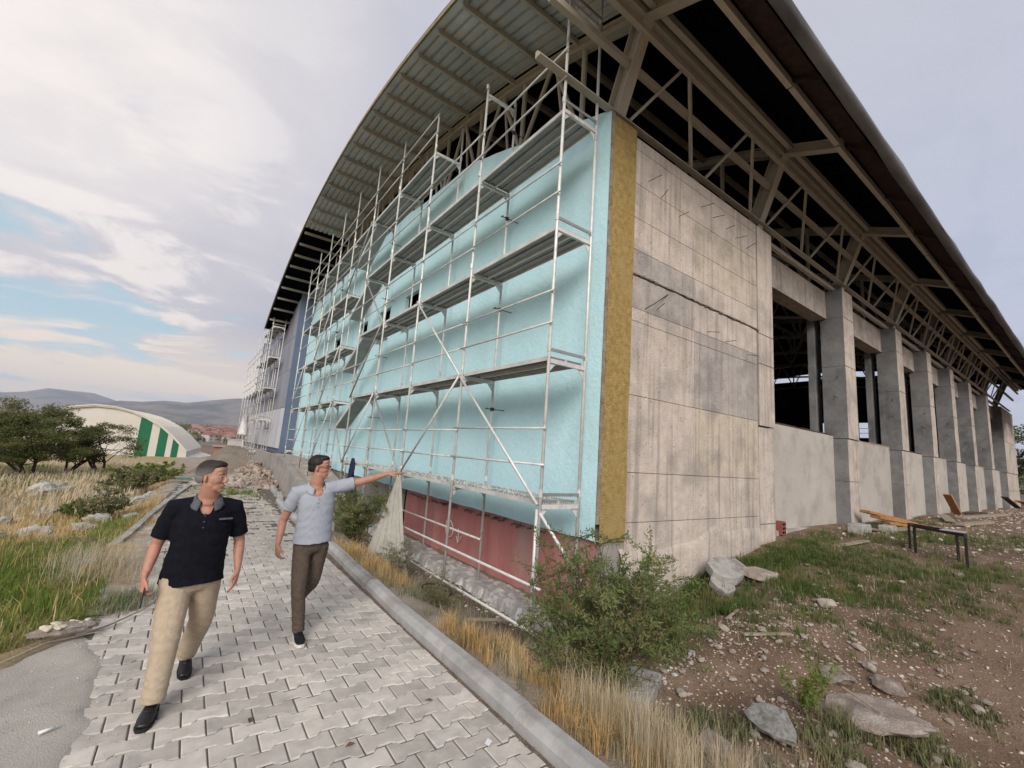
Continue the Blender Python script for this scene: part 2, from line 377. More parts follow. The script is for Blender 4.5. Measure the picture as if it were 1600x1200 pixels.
# ------------------------------------------------------------------ kerbs
m_kerb = mat('kerb_concrete', (.40, .395, .38), (.30, .30, .295), rough=.9, scale=5, detail=9, bump=.6, bscale=70, bdist=.006, c3=(.25, .24, .22), s3=1.8, t3=(.50, .66), rnd=.08)
kerb = empty('kerb', (2.25, 8, 0), 'long grey concrete kerb dividing the paved path from the overgrown strip beside the scaffolding', 'kerb')
def kerb_stone(mb, L_, w=.15, h=.12):
    pr = [(0, -.12), (0, h-.055), (.045, h-.004), (.058, h), (w-.015, h), (w, h-.015), (w, -.12)]
    n = len(pr); e = .004
    vs = [(x, e, z) for x, z in pr]+[(x, L_-e, z) for x, z in pr]
    mb.add(vs, [tuple(range(n)), tuple(range(2*n-1, n-1, -1))]+[(i, n+i, n+(i+1) % n, (i+1) % n) for i in range(n)])

k0 = MB(); kerb_stone(k0, 1.12); kd = k0.build('kerb_stone', m_kerb); kmesh = kd.data; bpy.data.objects.remove(kd)
y = 0.46; 
while y < 20:
    xa = xr(y)+.035; xb = xr(y+1.12)+.035
    o = bpy.data.objects.new('kerb_stone', kmesh); COL.objects.link(o); o.parent = kerb; o.matrix_parent_inverse = Matrix.Translation(-kerb.location)
    j = 1+max(0, y-7)*.5
    o.location = (xa+random.gauss(0, .004)*j, y, random.gauss(0, .004)*j); o.rotation_euler = (random.gauss(0, .004)*j, random.gauss(0, .02)*j, -math.atan2(xb-xa, 1.12)+random.gauss(0, .004)*j)
    y += 1.12
kl = empty('kerb', (-.5, 12, 0), 'broken pale kerb along the grassy left side of the path behind the man in black', 'kerb')
pts = [(-.72, 9.2), (-.60, 10.2), (-.52, 11.2), (-.44, 12.3), (-.33, 13.4), (-.22, 14.5), (-.10, 15.6), (.02, 16.7), (.15, 17.8), (.28, 18.9)]
for (x0, y0), (x1, y1) in zip(pts[:-1], pts[1:]):
    mb = MB(); z0 = G(x0, y0); mb.beam((x0, y0+.02, -.03), (x1, y1-.03, -.03), .10, .22); mb.build('kerb_stone', m_kerb, kl)

# ------------------------------------------------------------------ earth washed over the left side and the far end of the paving
dxs = np.arange(-.75, 2.3, .045); dys = np.arange(6.2, 21, .06); DX, DY = np.meshgrid(dxs, dys, indexing='ij')
edge = np.interp(DY, [6.2, 7, 8, 9.5, 11, 13, 15, 17, 21], [-.45, -.25, -.05, .15, .30, .45, .9, 1.6, 2.4])+.35*fbm(DX, DY, .9, 4)
cov = sstep(-.25, .25, edge-DX); DZ = -.03+.055*cov+.022*fbm(DX, DY, 2.6, 4)+.012*fbm(DX, DY, 9, 2)+.02*sstep(9, 14, DY)*fbm(DX+4, DY, 1.2, 3)
DZ = np.where(DX < np.interp(DY, [6, 8, 9.2, 12.3, 15.6, 18.9], [-.6, -.6, -.74, -.46, -.12, .26]), -.35, DZ)
ni, nj = DX.shape; idx = np.arange(ni*nj).reshape(ni, nj)
F = np.stack([idx[:-1,:-1], idx[1:,:-1], idx[1:,1:], idx[:-1,1:]], -1).reshape(-1, 4)
so_ = meshobj('path_soil', np.stack([DX, DY, DZ], -1).reshape(-1, 3), F, mat('pale_path_soil', (.42, .355, .28), (.30, .245, .185), rough=1, scale=2.6, detail=9, bump=1., bscale=40, bdist=.02, c3=(.50, .47, .43), s3=3, t3=(.5, .62)), smooth=True); tag(so_, kind='structure')
# ------------------------------------------------------------------ the unfinished sports hall
m_blue = mat('blue_plaster', (.55, .80, .855), (.49, .745, .80), rough=.95, scale=.7, detail=12, bump=.5, bscale=11, bdist=.03, c3=(.51, .73, .77), s3=1.6, t3=(.52, .66), spec=.05)
m_wool = mat('mineral_wool', (.45, .325, .12), (.29, .20, .07), rough=1, scale=11, detail=12, bump=1., bscale=45, bdist=.03, c3=(.40, .29, .12), s3=2.0, t3=(.5, .62))
m_glue = mat('adhesive_edge', (.36, .30, .24), (.22, .17, .12), rough=1, scale=6, bump=1, bscale=25, bdist=.03)
def conc(name, c1, c2, c3, **k):
    a = dict(rough=.92, scale=4.5, detail=14, bump=1., bscale=30, bdist=.02, s3=1.3, t3=(.47, .64)); a.update(k)
    return mat(name, c1, c2, c3=c3, **a)
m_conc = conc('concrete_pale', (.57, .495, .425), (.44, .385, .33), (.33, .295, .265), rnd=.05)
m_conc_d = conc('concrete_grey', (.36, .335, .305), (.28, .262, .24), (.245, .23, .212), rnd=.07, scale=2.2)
m_conc_s = conc('concrete_dark_grey', (.235, .235, .235), (.165, .168, .172), (.125, .128, .133), scale=2.4, rnd=.06)  # darker concrete of the column sides and inner walls
m_render = conc('cement_render', (.455, .42, .375), (.40, .37, .33), (.34, .315, .285), scale=1.1, bump=.5, rnd=.03)
m_red = mat('red_primer', (.47, .20, .185), (.38, .15, .14), rough=.85, scale=2.0, detail=10, bump=.7, bscale=22, bdist=.02, c3=(.36, .25, .225), s3=1.1, t3=(.54, .68), stretch=(1, 1, .35))
m_white = mat('white_paint', (.62, .55, .53), (.55, .42, .40), rough=.9, scale=20)
m_steel = mat('steel_primer_beige', (.44, .405, .345), (.36, .33, .275), rough=.6, scale=2.5, detail=8, c3=(.33, .28, .22), s3=2.5, t3=(.56, .7), bump=.12, bscale=30)
m_steel_i = mat('steel_primer_dark', (.27, .235, .19), (.21, .185, .15), rough=.7, scale=2.5)  # darker copy of the beige steel for inner and far members
m_black = mat('black_membrane', (.0035, .0035, .004), (.002, .002, .0025), rough=1, scale=2, spec=.0)
m_dark = mat('painted_interior_shade', (.010, .010, .011), (.006, .006, .007), rough=1, scale=2, spec=.05)  # near-black colour stands in for the shade of interiors and openings
m_brown = mat('rusty_soffit', (.055, .034, .028), (.030, .020, .018), rough=.9, scale=6, spec=.1)
m_fascia = mat('weathered_gutter_sheet', (.21, .215, .225), (.13, .135, .145), rough=.75, scale=2.2, detail=10, c3=(.10, .10, .105), s3=1.1, t3=(.45, .62), stretch=(.6, 1, 1))
m_sheet = mat('galvanised_roof_sheet', (.52, .56, .565), (.38, .41, .415), rough=.5, metal=.1, scale=1.3, detail=10, c3=(.50, .45, .36), s3=1.6, t3=(.52, .68), rnd=.12)
m_rebar = mat('rusty_rebar', (.075, .05, .04), (.04, .03, .025), rough=.9, scale=20)
m_clad = mat('blue_grey_cladding', (.105, .135, .20), (.088, .115, .172), rough=.55, scale=1.0, rnd=.05)
m_clad_l = mat('grey_facade_panel', (.27, .28, .335), (.22, .23, .285), rough=.6, scale=1.5, rnd=.12, stretch=(1, 1, .2))
m_clad_w = mat('white_facade_panel', (.56, .56, .60), (.44, .445, .49), rough=.6, scale=1.5, rnd=.10, stretch=(1, 1, .2))
m_ledge = mat('ledge_concrete', (.40, .39, .37), (.29, .28, .265), rough=1, scale=5, bump=1., bscale=20, bdist=.03, c3=(.55, .545, .53), s3=4, t3=(.5, .6))

HB = empty('sports_hall', (5, 4.6, 0), 'unfinished sports hall with arched roof, blue gable wall, raw concrete columns and open steel trusses', 'building')
XA, YB = 4.95, 4.57
def A(Y): return 12.0-35.5+sqrt(35.5**2-(Y-17.5)**2)
YE0, YE1, YEND = 2.30, 32.7, 28.2

# blue facade, a relief grid with window holes
top_pts = [(4.57, 7.76), (5.4, 8.08), (6.2, 8.32), (7, 8.58), (7.8, 8.86), (8.6, 9.12), (9.3, 9.38), (10, 9.45), (11, 9.5), (12.2, 9.57), (13.5, 9.75), (15.5, 9.9), (17, 10.05), (19, 10.1), (22, 10.0), (26, 9.9), (28.2, 9.8)]
wins = [(11.95, 13.05), (14.35, 15.45), (16.75, 17.85), (20.6, 21.7)]; WZ0, WZ1 = 5.50, 6.60
ys = sorted(set(list(np.round(np.arange(4.57, 28.2, .12), 3))+[w for p in wins for w in p]+[28.2]))
zl = sorted(set(list(np.round(np.arange(.74, 7.6, .16), 3))+[WZ0, WZ1, 7.6]))
nzt = 10
V = []; F = []; row = []
def zbot(y): return .74+.02*float(fbm(y, 2, 2.5, 2))
for y in ys:
    zt = np.interp(y, *zip(*top_pts))+.03*float(fbm(y, 0, 1.7, 2)); zb = zbot(y)
    zs = [z for z in zl]; zs = [zb if k == 0 else z for k, z in enumerate(zs)]
    zs = [max(z, zb+.0005*k) for k, z in enumerate(zs)]
    zs += [7.6+(zt-7.6)*(k+1)/nzt for k in range(nzt)]
    row.append(len(V))
    for z in zs:
        bul = .012*float(fbm(y, z, .35, 2)) + .006*float(fbm(y, z, 1.6, 2))
        V.append((XA-bul-.006, y, z))
nz_ = len(zs); iz0 = zl.index(WZ0); iz1 = zl.index(WZ1)
for i in range(len(ys)-1):
    ym = (ys[i]+ys[i+1])/2
    for k in range(nz_-1):
        if any(a < ym < b for a, b in wins) and iz0 <= k < iz1: continue
        F.append((row[i]+k, row[i]+k+1, row[i+1]+k+1, row[i+1]+k))
fac = meshobj('insulated_wall', V, F, m_blue, HB, smooth=True)
tp = MB()   # ragged top return and the right hand return of the plaster skin
for i in range(len(ys)-1):
    a = Vector(V[row[i]+nz_-1]); b = Vector(V[row[i+1]+nz_-1])
    tp.add([tuple(a), tuple(b), (XA+.10, b.y, b.z-.01), (XA+.10, a.y, a.z-.01)], [(0, 1, 2, 3)])
    a = Vector(V[row[i]]); b = Vector(V[row[i+1]]); tp.add([tuple(a), tuple(b), (XA+.10, b.y, b.z), (XA+.10, a.y, a.z)], [(3, 2, 1, 0)])
tp.build('plaster_edge', m_blue, fac)
for a, b in wins:
    w = MB(); X1 = XA+.34
    w.add([(XA-.015, a, WZ0), (XA-.015, a, WZ1), (X1, a, WZ1), (X1, a, WZ0)], [(0, 1, 2, 3)])
    w.add([(XA-.015, b, WZ0), (XA-.015, b, WZ1), (X1, b, WZ1), (X1, b, WZ0)], [(3, 2, 1, 0)])
    w.add([(XA-.015, a, WZ1), (XA-.015, b, WZ1), (X1, b, WZ1), (X1, a, WZ1)], [(0, 1, 2, 3)])
    w.build('window_reveal', m_blue, fac)
    w = MB(); w.box((XA-.07, a-.05, WZ0-.035), (X1, b+.05, WZ0-.003)); w.build('window_sill', mat('sill_stone', (.5, .52, .5), rough=.7), fac)
    w = MB()
    for yy in np.linspace(a+.12, b-.12, 4): w.tube([(X1-.05, yy, WZ0), (X1-.05, yy, WZ1)], .012, 5)
    for z_ in np.linspace(WZ0+.2, WZ1-.2, 3): w.tube([(X1-.05, a, z_), (X1-.05, b, z_)], .012, 5)
    w.build('window_bars', m_rebar, fac)
w = MB(); w.box((XA+.36, 4.9, -.7), (XA+.44, 28.0, 7.8)); w.box((XA+.36, 8.6, 7.8), (XA+.44, 28.0, 9.1)); 
bw = w
# backing wall with the same window holes
w = MB()
def wall_grid(mb, x0, x1, y0, y1, z0, z1, holes):
    yy = sorted(set([y0, y1]+[h for p in holes for h in p[:2]])); zz_ = sorted(set([z0, z1]+[h for p in holes for h in p[2:]]))
    for i in range(len(yy)-1):
        for k in range(len(zz_)-1):
            ym, zm = (yy[i]+yy[i+1])/2, (zz_[k]+zz_[k+1])/2
            if any(p[0] < ym < p[1] and p[2] < zm < p[3] for p in holes): continue
            mb.box((x0, yy[i], zz_[k]), (x1, yy[i+1], zz_[k+1]))
wall_grid(w, XA+.105, XA+.335, 4.9, 28.15, .9, 7.55, [(a, b, WZ0, WZ1) for a, b in wins])
w.box((XA+.105, 8.0, 7.551), (XA+.335, 28.15, 8.9)); w.box((XA+.105, 12, 8.901), (XA+.335, 28.15, 9.45))
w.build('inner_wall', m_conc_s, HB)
# red painted plinth, then bare grey plinth
def plinth(name, y0, y1, m):
    V = []; F = []; yy = np.arange(y0, y1+.001, .11); zz_ = np.linspace(-.85, .735, 12)
    for y in yy:
        for k, z in enumerate(zz_):
            e = .006*float(fbm(y, z, 1.3, 3)); 
            if abs((y*1.0) % .62) < .06: e -= .012
            if z > .55: e += -.03*max(0, float(fbm(y, z, 2.6, 2)+.12))
            V.append((5.0-e, y, z if k < 11 else z+.02))
    n = len(zz_)
    for i in range(len(yy)-1):
        for k in range(n-1): F.append((i*n+k, i*n+k+1, (i+1)*n+k+1, (i+1)*n+k))
    return meshobj(name, V, F, m, HB, smooth=True)
pr = plinth('red_plinth', 4.60, 11.61, m_red); tag(pr, 'rough concrete plinth painted dull red below the blue wall')
pg = plinth('grey_plinth', 11.62, 28.2, m_conc_d)
w = MB()  # exposed adhesive band along the top of the red plinth
for i in range(64):
    y = 5.6+i*.095; 
    if random.random() < .75: w.beam((4.982, y, .66+.05*fbm(y, 1, 2, 2)+random.gauss(0, .02)), (4.982, y+.09+random.random()*.1, .64+random.gauss(0, .02)), .006, .015+random.random()*.035)
w.build('mortar_smear', mat('red_brown_crust', (.20, .12, .10), (.13, .08, .07), rough=1, scale=12), pr)['kind'] = 'stuff'
# chalk marks: a round mark and a small two-stroke mark, strokes as in the photograph
def stroke(mb, pts, wd=.028):
    pts = [Vector((4.968, y, z)) for y, z in pts]
    for a, b in zip(pts[:-1], pts[1:]): mb.beam(a, b, .012, wd, (1, 0, 0)) if False else mb.tube([a, b], wd/2, 6)
mk = MB()
stroke(mk, [(8.93+.17*cos(t)-.02*cos(2*t), .17+.185*sin(t)+.03*cos(t)) for t in np.linspace(.3, 2*pi+.2, 20)])
stroke(mk, [(8.52, .24), (8.50, .10), (8.50, -.02)], .022); stroke(mk, [(8.58, .06), (8.50, -.06), (8.38, .06)], .022); stroke(mk, [(8.46, .05), (8.36, .10)], .02)
mk.build('painted_mark', m_white, pr)
# rubble concrete ledge along the foot of the wall
V = []; F = []; yy = np.arange(3.0, 15, .09); xx = np.linspace(4.42, 5.0, 8)
for y in yy:
    for k, x in enumerate(xx):
        V.append((x-.12*(k == 0)*random.random(), y, (-.44+.05*float(fbm(x*3, y, 1.8, 4))+.03*random.random()) if k else -.72))
n = len(xx)
for i in range(len(yy)-1):
    for k in range(n-1): F.append((i*n+k, (i+1)*n+k, (i+1)*n+k+1, i*n+k+1))
meshobj('footing', V, F, m_ledge, HB)

# end of the insulation on the side wall
V = []; F = []; zz_ = np.arange(.72, 7.80, .10)
for z in zz_:
    j0 = .012*float(fbm(z, 3, 1.1, 3)); j1 = .02*float(fbm(z, 9, .9, 3))
    for k, x in enumerate((5.02+j0, 5.12, 5.25, 5.38, 5.5, 5.60+j1)):
        V.append((x, YB-.012-.010*float(fbm(x*3, z, 2.1, 3)), z))
for i in range(len(zz_)-1):
    for k in range(5): F.append((i*6+k, i*6+k+1, (i+1)*6+k+1, (i+1)*6+k))
ins = meshobj('insulation_strip', V, F, m_wool, HB, smooth=True)
w = MB(); z = .98
while z < 7.75:
    h = .12+random.random()*.2; z1 = min(z+h, 7.76); w.box((4.952, YB-.004-random.random()*.008, z), (5.025+random.random()*.02, YB+.10, z1)); z = z1
w.build('adhesive_edge', m_glue, ins)

# board-marked concrete wall: every formwork field is its own panel
cw = MB(); cw.box((5.10, YB+.03, -.8), (9.98, YB+.34, 7.42)); cwall = cw.build('concrete_wall', m_conc_d, HB)
m_line = mat('form_joint', (.17, .14, .12), (.12, .10, .085), rough=1, scale=8)
rows = [.98, 1.75, 2.99, 4.24, 4.47, 5.06, 5.50, 6.08, 6.72, 7.38, 7.62]
def panel(x0, x1, z0, z1, y, m, g=.006, rag=0, parent=None, name='formwork_panel', amp=.004, slope=0):
    nx = max(3, int((x1-x0)/.16)); nzz = max(3, int((z1-z0)/.16)); V = []; F = []
    for i in range(nx+1):
        x = x0+g+(x1-x0-2*g)*i/nx
        for k in range(nzz+1):
            t = k/nzz; z = z0+g+(z1-z0-2*g)*t
            if k == nzz: z -= rag*random.random(); z += slope*(i/nx)
            V.append((x, y-amp*float(fbm(x*1.3+z, z*1.3, 1.2, 3)), z))
    n0 = len(V)
    for i in range(nx): 
        for k in range(nzz): a = i*(nzz+1)+k; F.append((a, a+nzz+1, a+nzz+2, a+1))
    def rim(idx):
        o = len(V)
        for q in idx: V.append((V[q][0], YB+.045, V[q][2]))
        for a in range(len(idx)-1): F.append((idx[a], idx[a+1], o+a+1, o+a))
    rim([i*(nzz+1)+nzz for i in range(nx+1)]); rim([i*(nzz+1) for i in range(nx, -1, -1)])
    rim([k for k in range(nzz, -1, -1)]); rim([nx*(nzz+1)+k for k in range(nzz+1)])
    return meshobj(name, V, F, m, parent or cwall, smooth=False)
m_cp = conc('concrete_panel_warm', (.62, .54, .47), (.50, .435, .378), (.40, .355, .315), rnd=.0)
m_cy = conc('concrete_panel_ochre', (.60, .52, .42), (.48, .415, .335), (.37, .33, .28))
m_cg = conc('concrete_panel_cool', (.47, .425, .385), (.36, .33, .305), (.28, .26, .245))
def pit_nodes(m, amt=.5):
    """small blow holes and vertical board streaks"""
    global nt
    keep = nt; nt = m.node_tree; b = nt.nodes['Principled BSDF']
    tcn = N('ShaderNodeTexCoord'); mp = N('ShaderNodeMapping'); mp.inputs['Scale'].default_value = (1, 1, .5); L(tcn.outputs['Object'], mp.inputs[0])
    vo = N('ShaderNodeTexVoronoi'); vo.inputs['Scale'].default_value = 17; L(mp.outputs[0], vo.inputs[0])
    n1_ = N('ShaderNodeTexNoise'); n1_.inputs['Scale'].default_value = 2.4; n1_.inputs['Detail'].default_value = 3; L(tcn.outputs['Object'], n1_.inputs[0])
    pits = mth('MULTIPLY', ramp(vo.outputs['Distance'], [(.10, (1, 1, 1)), (.2, (0, 0, 0))]), ramp(n1_.outputs[0], [(.42, (0, 0, 0)), (.52, (1, 1, 1))]))
    mp2 = N('ShaderNodeMapping'); mp2.inputs['Scale'].default_value = (9, 9, .35); L(tcn.outputs['Object'], mp2.inputs[0])
    st = N('ShaderNodeTexNoise'); st.inputs['Scale'].default_value = 1.0; st.inputs['Detail'].default_value = 5; L(mp2.outputs[0], st.inputs[0])
    old = b.inputs['Base Color'].links[0].from_socket
    c = mixc(mth('MULTIPLY', ramp(st.outputs[0], [(.50, (0, 0, 0)), (.66, (1, 1, 1))]), amt), old, (.22, .185, .16))
    c = mixc(mth('MULTIPLY', pits, .75), c, (.11, .09, .075)); L(c, b.inputs['Base Color'])
    nt = keep
for m in (m_cp, m_cy, m_cg, m_conc): pit_nodes(m)
for m in (m_conc_d, m_conc_s): pit_nodes(m, .35)
cool = {(0, 4), (0, 5), (1, 3), (1, 2)}; ochre = {(1, 7), (1, 6), (1, 1)}
for ci, (x0, x1) in enumerate(((5.60, 7.46), (7.46, 9.94))):
    for ri in range(len(rows)-1):
        z0, z1 = rows[ri], rows[ri+1]
        if ri == 9: z1 = 7.60
        if ri == 8: pass
        m = m_cg if (ci, ri) in cool else m_cy if (ci, ri) in ochre else m_cp
        yy_ = YB - (.0 if ri < 5 else .014)   # the upper lift oversails the lower one at the ragged joint
        panel(x0, x1, z0, z1, yy_, m, g=.005 if ri != 4 else .004, rag=.03 if ri == 4 else 0)
w = MB(); x = 5.62
while x < 10.0:
    x2 = x+.05+random.random()*.1; w.box((x, YB-.018-random.random()*.012, 5.048+random.gauss(0, .010)), (x2, YB-.0, 5.064+random.random()*.014)); x = x2
w.build('ragged_joint', m_line, cwall)
# broad rough foot of that wall
V = []; F = []; xx = np.arange(5.5, 10.02, .13); zz_ = np.linspace(-.8, 1, 14)
for x in xx:
    topz = np.interp(x, [5.5, 6.6, 7.6, 8.2, 8.5, 10], [.62, .60, .72, .98, .80, .84])+.03*float(fbm(x, 1, 3, 2))
    for k, z in enumerate(zz_):
        zz2 = -.8+(topz+.8)*k/13
        V.append((x, YB-.02-.012*float(fbm(x, zz2, 1.5, 3))+(.06 if k == 13 else 0), zz2))
for i in range(len(xx)-1):
    for k in range(13): F.append((i*14+k, (i+1)*14+k, (i+1)*14+k+1, i*14+k+1))
meshobj('wall_foot', V, F, m_cp, cwall, smooth=True)
panel(5.60, 7.46, .4, .98, YB, m_cp); panel(7.46, 9.94, .6, .98, YB, m_cp)
w = MB()
for (px_, pz) in [(5.95, 6.9), (6.35, 6.75), (6.9, 6.6), (7.65, 7.1), (8.1, 7.05), (8.6, 6.98), (9.0, 6.92), (9.5, 6.85), (7.9, 4.55), (6.3, 4.6), (8.6, 4.5), (9.5, 4.4)]:
    w = MB(); w.tube([(px_, YB, pz), (px_-random.uniform(.0, .22), YB-.30, pz-random.uniform(.02, .12))], .006, 5); w.build('rebar_stub', m_rebar, cwall)
w = MB(); w.tube([(6.6, YB, 4.95), (6.05, YB-.12, 4.6), (5.75, YB-.16, 4.42)], .009, 5)
w.build('rebar_stub', m_rebar, cwall)

# columns, low walls, lintels along the open side
cols = [(10.0, 10.75), (15.42, 16.30), (20.85, 21.65), (25.4, 26.15), (29.85, 30.65), (34.35, 35.15), (39.75, 40.55), (45.7, 51.0)]
for i, (x0, x1) in enumerate(cols):
    w = MB(); w.m = 0; d = .62
    z1 = 7.62
    segs = [(-.5, .55), (.55, 1.8), (1.8, 3.02)]; up_ = [(3.03, 5.2), (5.2, 6.72), (6.72, z1)]
    if i == 0:
        segs = [(-.6, .8), (.8, 2.88)]; up_ = [(2.9, 4.3), (4.3, 5.0), (5.0, z1)]
    for (a, b) in segs:
        w.m = 0; xx0, xx1 = (x0, x1); w.box((xx0, YB+.03, a+.004), (xx1, YB+d, b-.004))
    for (a, b) in up_:
        w.box((x0, YB, a+.004), (x1, YB+d-.02, b-.004))
    # side faces are darker rough grey concrete, the front faces have a pale skin
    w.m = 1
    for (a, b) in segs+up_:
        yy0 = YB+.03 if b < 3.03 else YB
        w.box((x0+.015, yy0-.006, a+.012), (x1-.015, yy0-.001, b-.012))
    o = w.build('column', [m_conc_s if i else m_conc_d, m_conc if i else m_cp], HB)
    if i:
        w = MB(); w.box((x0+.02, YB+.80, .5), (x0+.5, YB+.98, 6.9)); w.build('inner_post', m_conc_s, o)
    if i and i < 7:
        w = MB(); 
        for q in range(2): w.tube([(x0-.002, YB+.2+q*.1, 4.9-.6*q), (x0-.2, YB+.15, 4.8-.6*q)], .008, 5)
        w.build('rebar_stub', m_rebar, o)
for i in range(7):
    xa, xb = cols[i][1], cols[i+1][0]
    w = MB(); w.box((xa+.003, 4.95, -.4), (xb-.003, 5.13, 3.10)); lw = w.build('low_wall', m_render, HB)
    w = MB(); x = xa+.1
    while x < xb-.1:
        x2 = x+.25+random.random()*.4; w.box((x, 4.94+random.random()*.01, 3.103), (min(x2, xb-.01), 5.12, 3.125+random.random()*.025)); x = x2+.01
    w.build('mortar_cap', m_rebar if i % 2 == 0 else m_glue, lw)
    n = 2; xm = [xa+.003+(xb-xa-.006)*k/n for k in range(n+1)]
    w = MB()
    for k in range(n):
        w.box((xm[k]+.004, 5.0, 6.73), (xm[k+1]-.004, 5.42, 7.30)); w.box((xm[k]+.004, 5.004, 7.306), (xm[k+1]-.004, 5.42, 7.60))
    w.build('lintel', m_conc, HB)
    w = MB(); w.box((xa, 4.94, -.3), (xb, 4.80, G((xa+xb)/2, 4.4)+.0)); w.build('footing', m_ledge, lw)
# interior, its shade put into near-black surfaces: floor, far side wall, rear gable with the open band under its truss
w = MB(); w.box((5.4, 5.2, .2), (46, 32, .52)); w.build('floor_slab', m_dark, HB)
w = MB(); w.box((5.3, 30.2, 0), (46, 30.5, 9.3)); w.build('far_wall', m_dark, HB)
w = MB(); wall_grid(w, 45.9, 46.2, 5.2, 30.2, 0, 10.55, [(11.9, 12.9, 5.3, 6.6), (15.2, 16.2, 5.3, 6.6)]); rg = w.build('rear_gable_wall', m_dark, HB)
w = MB()
for z_ in (5.7, 6.1): w.tube([(46, 11.9, z_), (46, 12.9, z_)], .02, 5)
w.build('window_bars', m_rebar, rg)

# roof shell: inner black membrane, weathered top sheet, eave gutter
def arch_strip(y0, y1, x0, x1, dz0, dz1, n=40):
    V = []; F = []
    for i in range(n+1):
        y = y0+(y1-y0)*i/n; z = A(y); V += [(x0, y, z+dz0), (x1, y, z+dz0), (x1, y, z+dz1), (x0, y, z+dz1)]
    for i in range(n):
        a = i*4
        for k in range(4): F.append((a+k, a+(k+1) % 4, a+4+(k+1) % 4, a+4+k))
    F.append((3, 2, 1, 0)); F.append((n*4, n*4+1, n*4+2, n*4+3))
    return V, F
V, F = arch_strip(2.55, YE1, 5.16, 51.4, .29, .33); roof = meshobj('roof', V, F, m_black, HB)
V, F = arch_strip(2.36, YE1, 2.96, 51.5, .335, .42); meshobj('roof_top_sheet', V, F, m_fascia, roof)
V, F = arch_strip(22.2, YE1, 3.02, 5.158, .30, .333); meshobj('verge_membrane', V, F, m_black, roof)
V, F = arch_strip(2.5, 4.4, 3.02, 5.158, .30, .333, 6); meshobj('verge_membrane', V, F, m_black, roof)
# verge sheets: trapezoid sheets running along the arch, one part per purlin bay
pur = [5.75+1.12*k for k in range(24)]
def sheet_bay(y0, y1):
    V = []; F = []; xs = [2.99]; x = 2.99
    prof = []
    while x < 5.15:
        prof += [(x, .0), (x+.13, 0), (x+.145, .055), (x+.19, .055), (x+.205, 0)]; x += .21
    prof = [(a, b) for a, b in prof if a <= 5.16]
    j = random.gauss(0, .006)
    for t in np.linspace(0, 1, 4):
        y = y0+(y1-y0)*t
        for a, b in prof: V.append((a, y, A(y)+.262+b+j))
    n = len(prof)
    for i in range(3):
        for k in range(n-1): F.append((i*n+k, i*n+k+1, (i+1)*n+k+1, (i+1)*n+k))
    return meshobj('roof_sheet', V, F, m_sheet, roof)
ye = [4.4]+[p for p in pur if p < 22.3]
for a, b in zip(ye[:-1], ye[1:]): sheet_bay(a+.004, b-.004)
sheet_bay(ye[-1], 22.2)
m_trim = mat('yellowed_verge_trim', (.40, .33, .19), (.24, .19, .10), rough=.8, scale=5)
w = MB()
for i in range(60):
    y0 = 2.4+i*.505; y1 = y0+.5; w.beam((2.95, y0, A(y0)+.285), (2.95, y1, A(y1)+.285), .03, .06+random.random()*.02)
w.build('verge_trim', m_trim, roof)
for y in pur:
    if y > 32: break
    w = MB(); z = A(y)+.19
    w.box((3.06, y-.03, z-.06), (5.14, y-.022, z+.06)); w.box((3.06, y-.022, z-.06), (5.14, y+.03, z-.052)); w.box((3.06, y-.022, z+.052), (5.14, y+.03, z+.06))
    w.build('purlin', m_steel, roof)
# beam-and-gutter eave on the long side
w = MB(); X0, X1 = 2.6, 51.4
prof = [(2.46, 8.70), (2.43, 8.66), (2.40, 8.645), (2.33, 8.655), (2.27, 8.70), (2.25, 8.75), (2.28, 8.80), (2.45, 8.90)]
n = len(prof); seg = np.arange(X0, X1, 1.3); V = []; F = []
for i, x in enumerate(seg):
    for (y, z) in prof: V.append((x, y+random.gauss(0, .010), z+random.gauss(0, .012)+.02*float(fbm(x, 1, .2, 2))))
for i in range(len(seg)-1):
    for k in range(n-1): F.append((i*n+k, i*n+k+1, (i+1)*n+k+1, (i+1)*n+k))
meshobj('gutter', V, F, m_fascia, roof, smooth=True)
V, F = arch_strip(2.55, 2.90, 3.0, 51.2, .17, .20, 3); meshobj('eave_soffit', V, F, m_brown, roof)
x = 7.9
while x < 50: 
    w = MB(); w.beam((x, 2.92, A(2.92)+.12), (x, 2.48, A(2.48)+.02), .08, .06); w.build('gutter_bracket', m_brown, roof); x += 2.7
w = MB(); xs_ = [2.7, 7.9, 10.2, 13.5, 17.5, 21.3, 25.6, 30, 34.8, 38.8, 43, 47, 51]
for a, b in zip(xs_[:-1], xs_[1:]): w.beam((a, 2.97+random.gauss(0, .012), A(2.95)+.05+random.gauss(0, .015)), (b-.04, 2.97, A(2.95)+.05+random.gauss(0, .015)), .09, .16)
w.build('eave_beam', m_steel, roof)
for (yy_, zz2, ww, hh) in ((4.10, 9.45, .12, .20), (3.93, 9.50, .10, .16), (6.1, 10.36, .10, .16), (8.2, 11.0, .1, .16), (10.6, 11.5, .1, .16), (13.2, 11.9, .1, .16)):
    w = MB(); x = 3.3 if yy_ < 5 else 5.3; w.beam((x, yy_, zz2-.02), (50.5, yy_, zz2-.02), ww, hh); w.build('roof_beam', m_steel if yy_ < 5 else m_steel_i, roof)

